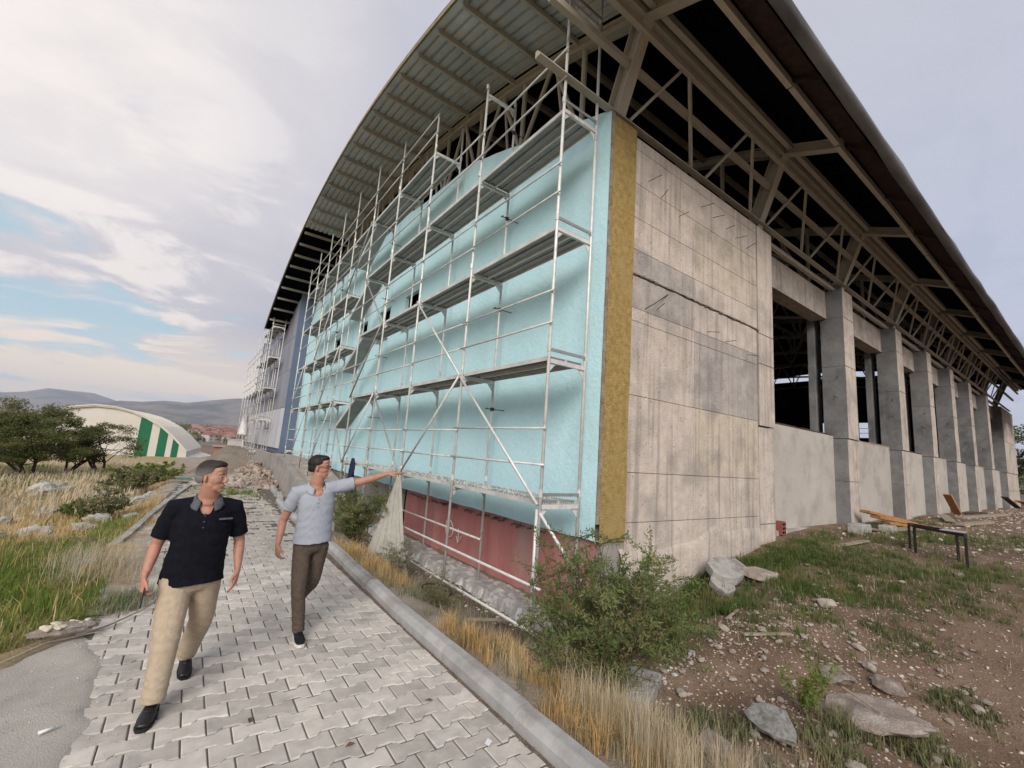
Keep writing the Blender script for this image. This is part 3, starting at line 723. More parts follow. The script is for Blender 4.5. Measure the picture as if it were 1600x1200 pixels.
# arched trusses, one every bay
tx = [5.22, 10.4, 15.85, 21.25, 25.8, 30.25, 34.75, 40.15, 45.5]
def truss(x, lead):
    m = m_steel if lead < 4 else m_steel_i
    w = MB(); ny = 26 if lead == 0 else 16
    ysn = np.linspace(2.95, 30.2, ny)
    for a, b in zip(ysn[:-1], ysn[1:]): w.ibeam((x, a, A(a)+.11), (x, b, A(b)+.11), .20, .22, .02)
    w.box((x-.09, 2.93, A(2.95)+.0), (x+.09, 2.945, A(2.95)+.22))
    t = w.build('roof_truss', m, HB)
    w = MB(); w.ibeam((x, 4.85, 7.66), (x, 4.18, A(4.2)-.02), .22, .30, .022, (0, 1, 0)); w.box((x-.18, 4.66, 7.60), (x+.18, 5.08, 7.625)); w.build('end_strut', m, t)
    bot = lambda y: A(y)-2.05+.55*(abs(y-17.5)/13)**3 if y > 5.6 else A(y)-1.9
    ns = np.arange(5.6, 29.6, 2.0); 
    w = MB(); w.tube([(x, y, bot(y)) for y in ns], .075, 8); w.build('bottom_chord', m, t)
    if lead < 7 or lead == 8:
        for k, y in enumerate(ns[:-1]):
            if 3 < lead < 8 and y > 16: break
            w = MB(); ym = y+1.0
            w.tube([(x, y, bot(y)), (x, ym-.06, A(ym))], .05, 7); w.build('diagonal', m, t)
            w = MB(); w.tube([(x, ns[k+1], bot(ns[k+1])), (x, ym+.06, A(ym))], .05, 7); w.build('diagonal', m, t)
            w = MB(); w.tube([(x, y, bot(y)), (x, y, A(y))], .055, 7); w.build('post', m, t)
            if lead < 3:
                w = MB(); w.tube([(x, ym-.45, (bot(ym-.4)+.12)), (x, ym-.12, A(ym))], .035, 6); w.build('diagonal', m, t)
for i, x in enumerate(tx): truss(x, i)
# lattice girder along the side wall
lg = MB()
lg.beam((3.35, 4.66, 7.86), (50.6, 4.66, 7.86), .05, .12); lg.beam((3.35, 4.60, 7.81), (50.6, 4.60, 7.81), .09, .02)
lat = lg.build('lattice_girder', m_steel, HB)
for (y, z, s_) in ((4.40, 8.65, .10), (4.13, 9.15, .09), (4.86, 7.70, .10)):
    w = MB(); w.beam((3.35 if z < 9 and z > 8 else 2.9 if z > 9 else 5.6, y, z), (50.6, y, z), s_, s_*1.1); w.build('chord', m_steel, lat)
x = 6.0
k = 0
for i in range(8):
    xa, xb = tx[i]+.2, tx[i+1]-.1; n = 2; st = (xb-xa)/n
    for q in range(n):
        xm = xa+st*(q+.42)
        w = MB(); w.beam((xm+.05, 4.11, 9.2), (xm+st*.38, 4.62, 7.9), .065, .05, (0, 1, 0)); w.build('post', m_steel, lat)
        w = MB(); w.beam((xm-st*.40, 4.62, 7.9), (xm-.06, 4.11, 9.2), .05, .05, (0, 1, 0)); w.build('brace', m_steel, lat)
# second, deeper girder line seen through the first
for i in range(6):
    xa, xb = tx[i], tx[i+1]
    w = MB(); w.beam((xa, 4.9, 7.9), (xb, 6.6, 9.0), .07, .07); w.build('brace', m_steel_i, lat)
    w = MB(); w.beam((xb, 4.9, 7.9), (xa, 6.6, 9.0), .07, .07); w.build('brace', m_steel_i, lat)

# protruding clad bay at the far end of the gable side
cb = MB(); cb.box((4.34, 28.30, .9), (5.3, 46, 10.3)); clad = cb.build('clad_bay', m_clad, HB)
w = MB(); w.box((4.22, 28.19, .98), (4.94, 28.295, A(28.2)+.25)); w.build('corner_cladding', m_clad, clad)
ys_ = [28.30, 29.5, 30.7, 31.9, 33.1, 34.4, 35.8, 37.3, 39, 41, 43.5, 46]
zs_ = [1.2, 3.6, 5.9, 7.9, 10.2]
for i in range(len(ys_)-1):
    for k in range(4):
        z1 = zs_[k+1] if k < 3 else min(10.2, A(min(ys_[i], 32))+.1)
        w = MB(); w.box((4.22+random.random()*.012, ys_[i]+.012, zs_[k]+.012), (4.335, ys_[i+1]-.012, z1-.012)); w.build('cladding_panel', m_clad_w if k == 0 else m_clad_l, clad)
w = MB(); w.box((4.5, 28.3, -.9), (5.2, 46, .89)); w.build('red_plinth', m_red, clad)
# torn sheet hanging off the far end of the eave
V = []; F = []; xx = np.linspace(41.0, 49.5, 14); zz_ = np.linspace(0, 1, 9)
for x in xx:
    for t in zz_: V.append((x, 2.6+.5*t+.08*sin(x*2+t*3), 8.75-(1.7+.35*sin(x*1.3))*t))
for i in range(13):
    for k in range(8): F.append((i*9+k, (i+1)*9+k, (i+1)*9+k+1, i*9+k+1))
ts = meshobj('torn_sheet', V, F, mat('pale_sheeting', (.40, .36, .34), (.32, .29, .28), rough=.9, scale=3), roof, smooth=True)
md = ts.modifiers.new('th', 'SOLIDIFY'); md.thickness = .02
# ------------------------------------------------------------------ scaffolding
m_galv = mat('galvanised_tube', (.70, .70, .67), (.54, .54, .52), rough=.45, metal=.2, scale=6, detail=8, c3=(.34, .30, .25), s3=4, t3=(.60, .72), rnd=.10)
m_galv_d = mat('galvanised_brace', (.36, .36, .35), (.26, .26, .25), rough=.5, metal=.35, scale=6)
m_deck = mat('deck_steel', (.30, .305, .30), (.20, .20, .20), rough=.6, metal=.3, scale=3, detail=8, c3=(.30, .28, .25), s3=5, t3=(.5, .6), rnd=.15)
m_deckside = mat('deck_side_rail', (.66, .65, .61), (.50, .49, .46), rough=.5, metal=.2, scale=4, rnd=.08)
# punched holes in the deck underside
keep = nt; nt = m_deck.node_tree; b_ = nt.nodes['Principled BSDF']; old = b_.inputs['Base Color'].links[0].from_socket
geo = N('ShaderNodeNewGeometry'); mp = N('ShaderNodeMapping'); mp.inputs['Scale'].default_value = (26, 26, 0); L(geo.outputs['Position'], mp.inputs[0])
vo = N('ShaderNodeTexVoronoi'); vo.inputs['Scale'].default_value = 1; vo.inputs['Randomness'].default_value = 0; L(mp.outputs[0], vo.inputs[0])
L(mixc(ramp(vo.outputs['Distance'], [(.22, (1, 1, 1)), (.30, (0, 0, 0))]), old, (.48, .49, .48)), b_.inputs['Base Color']); nt = keep
m_bits = mat('plaster_crumbs', (.62, .61, .57), (.44, .42, .38), rough=1, scale=20)

def shared(parent, name, cache, key, maker, m, loc, rot=(0, 0, 0), scale=(1, 1, 1)):
    if key not in cache:
        mb = MB(); maker(mb); o = mb.build(name, m); cache[key] = o.data; bpy.data.objects.remove(o)
    o = bpy.data.objects.new(name, cache[key]); COL.objects.link(o); o.parent = parent
    o.matrix_parent_inverse = Matrix.Translation(-parent.location); o.location = loc; o.rotation_euler = rot; o.scale = scale
    return o
CA = {}
def tube_part(parent, name, p, q, r=.0242, m=None, n=8):
    mb = MB(); mb.tube([p, q], r, n); return mb.build(name, m or m_galv, parent, smooth=True)
def scaffold(name, label, XO, XI, Y, tops, levels, decks, braces, stairs, gf, extra=()):
    sc = empty(name, (XO, Y[0], -.5), label, 'scaffolding')
    for i, y in enumerate(Y):
        j = random.gauss(0, .008)
        for X, zt in ((XO, tops[i]), (XI, tops[i]-(.0 if i else .35))):
            z0 = gf(X, y); p = tube_part(sc, 'pole', (X, y, z0), (X+j, y, zt), .0242, m_galv, 10)
            for z in levels:
                if z < zt: w = MB(); w.tube([(X, y, z+.10), (X, y, z+.20)], .0285, 8); w.build('pole_sleeve', m_galv, p)
            w = MB(); w.box((X-.07, y-.07, z0), (X+.07, y+.07, z0+.008)); w.tube([(X, y, z0), (X, y, z0+.2)], .017, 6); w.build('base_plate', m_galv_d, p)
        for z in levels:
            if z > tops[i]-.1: continue
            def mk(mb, Lx=XI-XO):
                mb.box((.02, -.022, -.03), (Lx-.02, .022, .03)); 
                mb.add([(.022, 0, -.03), (.14, 0, -.03), (.022, 0, -.16), (.022, .008, -.03), (.14, .008, -.03), (.022, .008, -.16)], [(0, 1, 2), (3, 5, 4), (0, 2, 5, 3), (1, 4, 5, 2)])
                mb.add([(Lx-.022, 0, -.03), (Lx-.022, 0, -.16), (Lx-.14, 0, -.03), (Lx-.022, .008, -.03), (Lx-.022, .008, -.16), (Lx-.14, .008, -.03)], [(0, 1, 2), (3, 5, 4), (1, 4, 5, 2)])
            cb_ = shared(sc, 'crossbar', CA, name+'c', mk, m_galv, (XO, y, z-.03))
            if i == 0:
                w = MB(); w.box((XO+.02, y-.03, z+.11), (XI-.02, y-.012, z+.155)); w.build('end_rail', m_galv_d, sc)
                w = MB(); 
                for xx in (.16, .30, .44, .58): w.tube([(XO+xx, y-.04, z-.02), (XO+xx, y-.018, z-.02)], .022, 8)
                w.build('deck_hook', m_galv_d, cb_)
        if i % 3 == 1:
            for z in levels[1:]:
                if z-.9 < tops[i]: 
                    w = MB(); w.tube([(XI-.13, y-.03, z-.55), (XI+.28, y-.03, z-.55)], .009, 6); w.tube([(XI-.13, y-.07, z-.55), (XI-.13, y+.01, z-.55)], .011, 5); w.box((XI-.035, y-.05, z-.58), (XI+.035, y-.01, z-.52)); w.build('wall_tie', m_rebar, sc)
    for i in range(len(Y)-1):
        a, b = Y[i], Y[i+1]; Lb = b-a
        for k, z in enumerate(levels):
            if k in decks and decks[k][0] <= i < decks[k][1] and (i, k) not in stairs:
                wd = (XI-XO-.07)/2
                for q in range(2):
                    x0 = XO+.035+q*(wd+.004)
                    def mk(mb, wd=wd, Lb=Lb):
                        mb.m = 0; mb.box((.018, .03, -.012), (wd-.018, Lb-.03, -.002))
                        mb.box((wd*.5-.01, .03, -.045), (wd*.5+.01, Lb-.03, -.0125)) 
                        mb.m = 1; mb.box((0, .03, -.058), (.017, Lb-.03, .004)); mb.box((wd-.017, .03, -.058), (wd, Lb-.03, .004))
                        mb.m = 0
                        for t in (0.04, Lb-.075): mb.box((.018, t, -.05), (wd-.018, t+.03, -.013))
                    shared(sc, 'platform', CA, name+'d%.2f' % Lb, mk, [m_deck, m_deckside], (x0, a, z+.045+random.gauss(0, .003)))
            zt = min(tops[i], tops[i+1])
            for dz_ in (.52, 1.02):
                if z+dz_ < zt+.1 and random.random() < .94:
                    r_ = tube_part(sc, 'guard_rail', (XO-.035, a-.07, z+dz_+random.gauss(0, .012)), (XO-.035, b+.07, z+dz_+random.gauss(0, .012)), .0165, m_galv, 7)
    for (i, z0, j, z1) in braces:
        tube_part(sc, 'brace', (XO-.05, Y[i], z0), (XO-.05, Y[j], z1), .021, m_galv if random.random() < .6 else m_galv_d, 8)
    for (i, k) in stairs:
        a, b = Y[i], Y[i+1]; z0, z1 = levels[k], levels[k+1] if k+1 < len(levels) else levels[k]+2
        z0 = z1-.95; mb = MB(); p = Vector((0, b-.05, z0+.03)); q = Vector((0, a+.15, z1+.0)); x0, x1 = XO+.16, XI-.14
        for x in (x0, x1): mb.beam((x, p.y, p.z), (x, q.y, q.z), .03, .10)
        st = mb.build('stair_flight', m_deckside, sc)
        mb = MB(); mb.beam(((x0+x1)/2, p.y, p.z-.02), ((x0+x1)/2, q.y, q.z-.02), x1-x0-.04, .012); mb.build('stair_tread', m_deck, st)
    for (p, q) in extra: tube_part(sc, 'ledger', p, q, .021, m_galv, 8)
    return sc
Ysc = [4.65, 7.13, 9.52, 11.9, 14.15, 16.3, 18.35, 20.4, 22.4, 24.4]
tops = [10.3, 9.45, 10.3, 10.95, 11.35, 11.35, 11.4, 11.25, 11.0, 10.75]
lev = [1.26, 3.28, 5.30, 7.28, 9.28]
decks = {0: (0, 5), 1: (0, 11), 2: (0, 11), 3: (0, 11), 4: (2, 10)}
br = [(1, 3.28, 0, 1.26), (1, 3.28, 2, 1.26), (3, 3.28, 2, 1.26), (3, 3.28, 4, 1.26), (1, 3.28, 2, 5.30), (4, 3.28, 3, 5.30), (3, 5.30, 4, 7.28), (5, 7.28, 4, 9.28),
      (5, 3.28, 4, 1.26), (6, 3.28, 5, 5.3), (7, 5.3, 6, 7.28), (8, 1.3, 7, 3.28), (9, 3.28, 8, 5.3), (8, 7.28, 7, 9.28), (6, 1.2, 5, 3.28), (0, 1.2, 0, -.5)]
stairs = [(4, 0), (4, 1), (4, 2), (4, 3)]
ex = [((3.90, 4.5, .22), (3.90, 12.1, .24)), ((3.90, 4.5, -.33), (3.90, 9.7, -.34)), ((3.93, 4.63, 1.15), (4.62, 4.2, .02)), ((4.62, 7.1, .3), (4.62, 12.0, .3))]
sc1 = scaffold('scaffolding', 'tall galvanised scaffolding with five deck levels standing against the blue gable wall', 3.94, 4.66, Ysc, tops, lev, decks, br, stairs, lambda x, y: G(x, y) if y < 15 else -.1, ex)
w = MB()  # crumbs and mortar lumps lying on the lowest decks
for i in range(900):
    y = random.uniform(4.8, 13.9); x = random.uniform(4.0, 4.6); r = random.uniform(.006, .022)
    w.add([(x-r, y-r, 1.305), (x+r, y-r*.6, 1.305), (x+r*.4, y+r, 1.305), (x, y, 1.305+r*1.5)], [(0, 1, 3), (1, 2, 3), (2, 0, 3)])
o = w.build('plaster_crumbs', m_bits); tag(o, 'white plaster crumbs scattered over the lowest scaffold deck', 'debris', kind='stuff')
Yb = [31.4, 32.6, 33.6, 35.6, 37.6, 39.8, 42.0, 44.2]
tb = [11.0, 10.4, 10.0, 9.4, 9.2, 8.7, 8.3, 8.0]
sc2 = scaffold('scaffolding', 'distant scaffolding in front of the grey and white clad bay beyond the blue wall', 3.28, 3.98, Yb, tb, [.9, 2.9, 4.9, 6.9, 8.9],
               {0: (2, 5), 1: (1, 3), 2: (0, 7), 3: (0, 4), 4: (0, 3)}, [(1, 2.9, 0, .9), (3, 4.9, 2, 2.9), (5, 2.9, 4, .9)], [], lambda x, y: -.9)
# ------------------------------------------------------------------ people
def V3(*a): return Vector(a)
def bake(mb, voxel, smooth=4):
    me = bpy.data.meshes.new('tmp'); me.from_pydata([tuple(v) for v in mb.v], [], mb.f); me.update()
    o = bpy.data.objects.new('tmp', me); COL.objects.link(o)
    r = o.modifiers.new('r', 'REMESH'); r.mode = 'VOXEL'; r.voxel_size = voxel; r.adaptivity = 0
    s = o.modifiers.new('s', 'SMOOTH'); s.iterations = smooth; s.factor = .5
    dg = bpy.context.evaluated_depsgraph_get(); m2 = bpy.data.meshes.new_from_object(o.evaluated_get(dg))
    bpy.data.objects.remove(o); bpy.data.meshes.remove(me); return m2
def ell(mb, c, r, R=None, nu=14, nv=10):
    c = Vector(c); vs = []; fs = []
    for i in range(nv+1):
        th = pi*i/nv
        for k in range(nu):
            ph = 2*pi*k/nu; v = Vector((r[0]*sin(th)*cos(ph), r[1]*sin(th)*sin(ph), r[2]*cos(th)))
            if R: v = R @ v
            vs.append(tuple(c+v))
    for i in range(nv):
        for k in range(nu): fs.append((i*nu+k, i*nu+(k+1) % nu, (i+1)*nu+(k+1) % nu, (i+1)*nu+k)[::-1])
    mb.add(vs, fs)
def loft(mb, pts, rad, side, n=18):
    """rings along pts; rad = (a along side, b across) ; side = reference lateral direction"""
    pts = [Vector(p) for p in pts]; P = []; Rr = []
    # rounded ends
    d0 = (pts[0]-pts[1]).normalized(); d1 = (pts[-1]-pts[-2]).normalized(); m0 = min(rad[0]); m1 = min(rad[-1])
    P = [pts[0]+d0*m0*.55, pts[0]+d0*m0*.3]+pts+[pts[-1]+d1*m1*.3, pts[-1]+d1*m1*.55]
    Rr = [tuple(x*.35 for x in rad[0]), tuple(x*.8 for x in rad[0])]+list(rad)+[tuple(x*.8 for x in rad[-1]), tuple(x*.35 for x in rad[-1])]
    vs = []; fs = []; side = Vector(side)
    for i, p in enumerate(P):
        d = (P[min(i+1, len(P)-1)]-P[max(i-1, 0)]).normalized(); a = (side-d*side.dot(d)).normalized(); b = d.cross(a)
        for k in range(n):
            t = 2*pi*k/n; vs.append(tuple(p+a*cos(t)*Rr[i][0]+b*sin(t)*Rr[i][1]))
    for i in range(len(P)-1):
        for k in range(n): fs.append((i*n+k, i*n+(k+1) % n, (i+1)*n+(k+1) % n, (i+1)*n+k))
    fs.append(tuple(range(n-1, -1, -1))); fs.append(tuple((len(P)-1)*n+k for k in range(n)))
    mb.add(vs, fs)
def interp_pts(pts, rad, m=4):
    P = []; Rr = []
    for i in range(len(pts)-1):
        for k in range(m):
            t = k/m; P.append(Vector(pts[i]).lerp(Vector(pts[i+1]), t)); Rr.append(tuple(a*(1-t)+b*t for a, b in zip(rad[i], rad[i+1])))
    P.append(Vector(pts[-1])); Rr.append(rad[-1]); return P, Rr
def smoothpath(pts, rad, m=5):
    """Catmull-Rom through joints"""
    P = []; Rr = []; n = len(pts); V = [Vector(p) for p in pts]
    for i in range(n-1):
        p0 = V[max(i-1, 0)]; p1 = V[i]; p2 = V[i+1]; p3 = V[min(i+2, n-1)]
        for k in range(m):
            t = k/m; q = .5*((2*p1)+(p2-p0)*t+(2*p0-5*p1+4*p2-p3)*t*t+(3*p1-p0-3*p2+p3)*t**3)
            P.append(q); Rr.append(tuple(a*(1-t)+b*t for a, b in zip(rad[i], rad[i+1])))
    P.append(V[-1]); Rr.append(rad[-1]); return P, Rr
def finger(mb, base, d, up_, ln, r, curl):
    d = Vector(d).normalized(); u = Vector(up_).normalized(); p = Vector(base); pts = [p-d*.015]; ang = 0
    for s_ in (.45, .30, .25):
        pts.append(p); ang += curl; dd = (d*cos(ang)-u*sin(ang)).normalized(); p = p+dd*ln*s_
    pts.append(p); s_ = d.cross(u)
    loft(mb, pts, [(r, r), (r, r), (r*.95, r*.95), (r*.9, r*.9), (r*.78, r*.78)], s_, 8)
def hand(mb, wrist, d, nrm, thumb_side, curl=.35, curls=None, s=1.0):
    """d = along the hand, nrm = back of the hand, thumb_side = lateral direction of the thumb"""
    d = Vector(d).normalized(); nrm = (Vector(nrm)-d*Vector(nrm).dot(d)).normalized(); t = (Vector(thumb_side)); t = (t-d*t.dot(d)-nrm*t.dot(nrm)).normalized()
    W_ = Vector(wrist)
    loft(mb, [W_-d*.03, W_+d*.01, W_+d*.045*s, W_+d*.088*s], [(.026*s, .020*s), (.028*s, .019*s), (.040*s, .017*s), (.041*s, .014*s)], t, 14)
    for k, (off, ln) in enumerate(((.030, .072), (.0105, .080), (-.0095, .074), (-.029, .058))):
        c = curls[k] if curls else curl
        finger(mb, W_+d*(.086-.003*abs(k-1))*s+t*off*s, d+t*off*2.5, nrm, ln*s, .0088*s, c)
    tb = W_+d*.022*s+t*.030*s-nrm*.004; td = (d*.78+t*.55-nrm*.28).normalized()
    loft(mb, [W_+d*.015*s+t*.018*s, tb, tb+td*.034*s, tb+(td*.9+d*.25).normalized()*.064*s], [(.012*s, .012*s), (.0125*s, .012*s), (.0105*s, .0105*s), (.0085*s, .0085*s)], nrm, 10)
def head_parts(mb, c, f, tilt=0, sc=1.0, plump=1.0):
    f = Vector(f).normalized(); zz = Vector((0, 0, 1)); l = zz.cross(f).normalized(); u = f.cross(l)
    R = Matrix((f, l, u)).transposed()
    c = Vector(c); T = lambda x, y, z: c+R @ Vector((x*sc, y*sc*(plump if z < .02 else 1), z*sc))
    E_ = lambda x, y, z, a, b, h: ell(mb, T(x, y, z), (a*sc, b*sc, h*sc), R)
    E_(-.012, 0, .035, .096, .074, .084)          # skull
    E_(.018, 0, -.005, .074, .064*plump, .082)           # mid face
    E_(.040, 0, -.062, .046, .046*plump, .044)           # jaw
    E_(.066, 0, -.088, .022, .024, .019)           # chin
    E_(.004, .040*plump, -.046, .042, .016, .032); E_(.004, -.040*plump, -.046, .042, .016, .032)  # jaw angle
    E_(.050, .033, -.018, .030, .022, .022); E_(.050, -.033, -.018, .030, .022, .022)  # cheeks
    E_(.070, 0, .034, .019, .050, .011)             # brow ridge
    E_(.055, 0, .062, .034, .056, .034)             # forehead
    loft(mb, [T(.082, 0, .022), T(.094, 0, -.002), T(.104, 0, -.020)], [(.008*sc, .009*sc), (.010*sc, .012*sc), (.015*sc, .012*sc)], l, 10)  # nose
    E_(.094, .011, -.026, .011, .008, .008); E_(.094, -.011, -.026, .011, .008, .008)
    E_(.082, 0, -.0495, .014, .023, .0055); E_(.081, 0, -.060, .013, .020, .0065)  # lips
    for s_ in (1, -1):
        ell(mb, T(-.010, .076*s_, -.006), (.017*sc, .007*sc, .030*sc), R @ Matrix.Rotation(.35*s_, 3, 'Z'))
    return T, R, l, u
skin_mat = mat('skin', (.44, .235, .165), (.35, .175, .12), rough=.55, scale=14, detail=5, c3=(.50, .22, .16), s3=9, t3=(.52, .7), spec=.4, bump=.2, bscale=160, bdist=.002)
skin_mat.node_tree.nodes['Principled BSDF'].inputs['Subsurface Weight'].default_value = .06
m_eye = mat('eye_white', (.34, .29, .26), rough=.3); m_iris = mat('dark_eye', (.03, .02, .015), rough=.2); m_lip = mat('lips', (.33, .165, .125), rough=.5)
m_brow = mat('eyebrow_hair', (.025, .018, .015), rough=.8)
def mesh_from(me, name, m, parent, wr=0., wfun=None):
    n = len(me.vertices); co = np.empty(n*3, np.float32); me.vertices.foreach_get('co', co); co = co.reshape(-1, 3)
    if wfun is not None:
        no = np.empty(n*3, np.float32); me.vertices.foreach_get('normal', no); no = no.reshape(-1, 3)
        co = co+no*wfun(co)[:, None]; me.vertices.foreach_set('co', co.ravel())
    me.materials.clear(); ml = m if isinstance(m, list) else [m]
    for x in ml: me.materials.append(x)
    me.polygons.foreach_set('use_smooth', [True]*len(me.polygons)); me.update()
    o = bpy.data.objects.new(name, me); COL.objects.link(o); o.parent = parent; o.matrix_parent_inverse = Matrix.Translation(-parent.location); me.name = name
    return o
def cut_below(me, fn):
    """remove vertices where fn(co) is True"""
    import bmesh
    bm = bmesh.new(); bm.from_mesh(me); bmesh.ops.delete(bm, geom=[v for v in bm.verts if fn(v.co)], context='VERTS')
    for _ in range(3):      # tidy thin spikes along the rim
        bmesh.ops.delete(bm, geom=[v for v in bm.verts if sum(1 for e in v.link_edges if e.is_boundary) >= 2 and len(v.link_faces) <= 1], context='VERTS')
    for _ in range(10):
        new = {}
        for v in bm.verts:
            nb = [e.other_vert(v) for e in v.link_edges if e.is_boundary]
            if len(nb) == 2: new[v] = v.co*.4+(nb[0].co+nb[1].co)*.3
        for v, c in new.items(): v.co = c
    bm.to_mesh(me); bm.free(); return me
def face_details(par, T, R, l, u, sc, glasses=False):
    def sm(name, fn, m): 
        mb = MB(); fn(mb); return mb.build(name, m, par, smooth=True)
    for s_ in (1, -1):
        e = sm('eye', lambda mb: ell(mb, T(.0755, .031*s_, .009), (.009*sc, .0115*sc, .0048*sc), R, 12, 8), m_eye)
        sm('iris', lambda mb: ell(mb, T(.0825, .031*s_-.001, .009), (.0035*sc, .0052*sc, .0045*sc), R, 10, 6), m_iris)
        sm('eyebrow', lambda mb: loft(mb, [T(.085, .012*s_, .031), T(.083, .028*s_, .036), T(.069, .050*s_, .031)], [(.003*sc, .003*sc), (.0032*sc, .004*sc), (.002*sc, .002*sc)], u, 8), m_brow)
    sm('mouth', lambda mb: loft(mb, [T(.074, .020, -.056), T(.0885, 0, -.0545), T(.074, -.020, -.056)], [(.0012*sc, .0014*sc), (.0018*sc, .0024*sc), (.0012*sc, .0014*sc)], u, 8), m_lip)
    if glasses:
        mb = MB(); 
        for s_ in (1, -1):
            ring = [T(.100-.012*abs(cos(t)) , (.033+.024*cos(t))*s_, .008+.016*sin(t)) for t in np.linspace(0, 2*pi, 17)]
            mb.tube(ring, .0027, 6, False)
            mb.tube([T(.090, .056*s_, .013), T(.045, .077*s_, .014), T(-.008, .080*s_, .012), T(-.03, .078*s_, .0)], .0032, 6)
        mb.tube([T(.100, .010, .012), T(.104, 0, .015), T(.100, -.010, .012)], .0018, 6)
        g = mb.build('glasses', mat('glasses_frame', (.012, .012, .014), rough=.3, spec=.6), par, smooth=True)
def person(name, label, P, cols, seed, glasses=False, plump=1.0, hs=1.0):
    root = empty('person', (P['pelvis'][0], P['pelvis'][1], 0), label, 'person')
    f = Vector(P['front']).normalized(); lat = Vector((0, 0, 1)).cross(f).normalized()   # his left
    pel = Vector(P['pelvis']); ch = Vector(P['chest']); nk = Vector(P['neck']); hd = Vector(P['head'])
    # ---- body, one continuous surface
    b = MB(); k = plump
    wst = pel.lerp(ch, .5)
    loft(b, [pel-V3(0, 0, .04), pel+V3(0, 0, .05), wst, ch, ch+V3(0, 0, .11), nk-V3(0, 0, .05)], [(.13*k, .095*k), (.145*k, .105*k), (.135*k, .10*k), (.155*k, .105*k), (.145*k, .085*k), (.07, .06)], lat)
    loft(b, [nk-V3(0, 0, .06), nk+V3(0, 0, .0), hd-V3(0, 0, .05)], [(.074*k, .070*k), (.066*k, .068*k), (.060, .062)], lat)
    for s_ in ('R', 'L'):
        sh, el_, wr_ = [Vector(p) for p in P['arm'+s_]]
        pp, rr = interp_pts([sh, sh.lerp(el_, .5), el_, el_.lerp(wr_, .35), wr_], [(.050*k, .050*k), (.047*k, .046*k), (.039, .039), (.040, .038), (.0275, .022)], 3)
        loft(b, pp, rr, P['hand'+s_][2], 14)
        hand(b, wr_, *P['hand'+s_][:3], **P['hand'+s_][3], s=1.0)
        hp, kn, an, toe = [Vector(p) for p in P['leg'+s_]]
        pp, rr = interp_pts([hp, hp.lerp(kn, .5), kn, kn.lerp(an, .35), an], [(.085, .085), (.07, .07), (.055, .055), (.055, .055), (.037, .037)], 3)
        loft(b, pp, rr, lat, 14)
    T, R, l, u = head_parts(b, hd, P['face'], sc=hs, plump=P.get('fplump', 1))
    bo = mesh_from(bake(b, .0048, 5), 'body', skin_mat, root)
    face_details(root, T, R, l, u, hs, glasses)
    # ---- hair: cap over the skull, faded towards neck and ears
    h = MB()
    E_ = lambda x, y, z, a, bb, c_: ell(h, T(x, y, z), (a*hs, bb*hs, c_*hs), R)
    E_(-.024, 0, .044, .098, .0805, .086); E_(-.050, 0, -.004, .063, .071, .060); E_(.020, 0, .090, .062, .062, .038)
    E_(.045, .020, .100, .032, .035, .020); E_(.046, -.020, .101, .032, .035, .020)
    hair = bake(h, .0055, 2)
    Ri = R.transposed()
    def cut(v):
        q = Ri @ (v-hd)/hs
        if q.z < .012 and q.x > -.028+.25*(q.z): return True
        if q.z < -.052+.0*q.x: return True
        if q.x > .036 and q.z < .062+.18*abs(q.y)*0+(.02 if abs(q.y) > .05 else 0): return True
        if q.x > .004 and q.z < .030: return True
        return False
    cut_below(hair, cut)
    rs_ = np.random.default_rng(seed)
    mesh_from(hair, 'hair', cols['hair'], root, wfun=lambda co: .0018*np.sin(co[:, 0]*420+3*np.sin(co[:, 2]*130))*np.sin(co[:, 2]*300+co[:, 1]*200)+.001)
    hm_ = root.children[-1]; me_ = hm_.data; npoly = len(me_.polygons); HC = []; HD = []
    for _ in range(2600):
        p_ = me_.polygons[rs_.integers(npoly)]; n_ = p_.normal; c__ = p_.center
        fl_ = (-f*.0-Vector((0, 0, 1))*.8-R @ Vector((1, 0, 0))*.7); tq = (fl_-n_*fl_.dot(n_)); tq = tq.normalized() if tq.length > 1e-4 else Vector((0, 0, -1))
        HC.append(tuple(c__)); HD.append(tuple(tq*.8+n_*.34+Vector(rs_.normal(0, .22, 3))))
    HC = np.array(HC); HD = np.array(HD); HD /= np.linalg.norm(HD, axis=1)[:, None]; s__ = np.cross(HD, rs_.normal(0, 1, HD.shape)); s__ /= np.linalg.norm(s__, axis=1)[:, None]
    V_ = np.stack([HC-s__*.0011, HC+s__*.0011, HC+HD*(rs_.uniform(.008, .017, len(HC)))[:, None]], 1).reshape(-1, 3); hs_ = meshobj('hair_strands', V_, np.arange(len(V_)).reshape(-1, 3), cols['hair'], root); hs_['kind'] = 'stuff'
    # ---- shirt: trunk, short sleeves, collar, all hanging free of the body
    s = MB(); hem = P['hem']
    hc = Vector((pel.x, pel.y, hem)).lerp(pel, .0)+f*.0
    tw = P.get('trunk', (.19, .125))
    loft(s, [hc-V3(0, 0, .07), hc+V3(0, 0, .06), wst+V3(0, 0, .0), ch+V3(0, 0, .02), ch+V3(0, 0, .11), nk-V3(0, 0, .045)], [(tw[0]*1.13, tw[1]*1.22), (tw[0]*1.03, tw[1]*1.12), (tw[0]*.97, tw[1]*1.08), (tw[0]*1.0, tw[1]*1.0), (tw[0]*.92, tw[1]*.84), (.082, .075)], lat, 28)
    for s_ in ('R', 'L'):
        sh, el_, wr_ = [Vector(p) for p in P['arm'+s_]]
        d = (el_-sh); e = sh+d*P.get('sleeve', .74)
        loft(s, [ch+V3(0, 0, .10)+(sh-ch)*.35, sh, sh+d*.35, e], [(.080, .066), (.072, .070), (.064, .067), (.058, .064)], P['hand'+s_][2], 18)
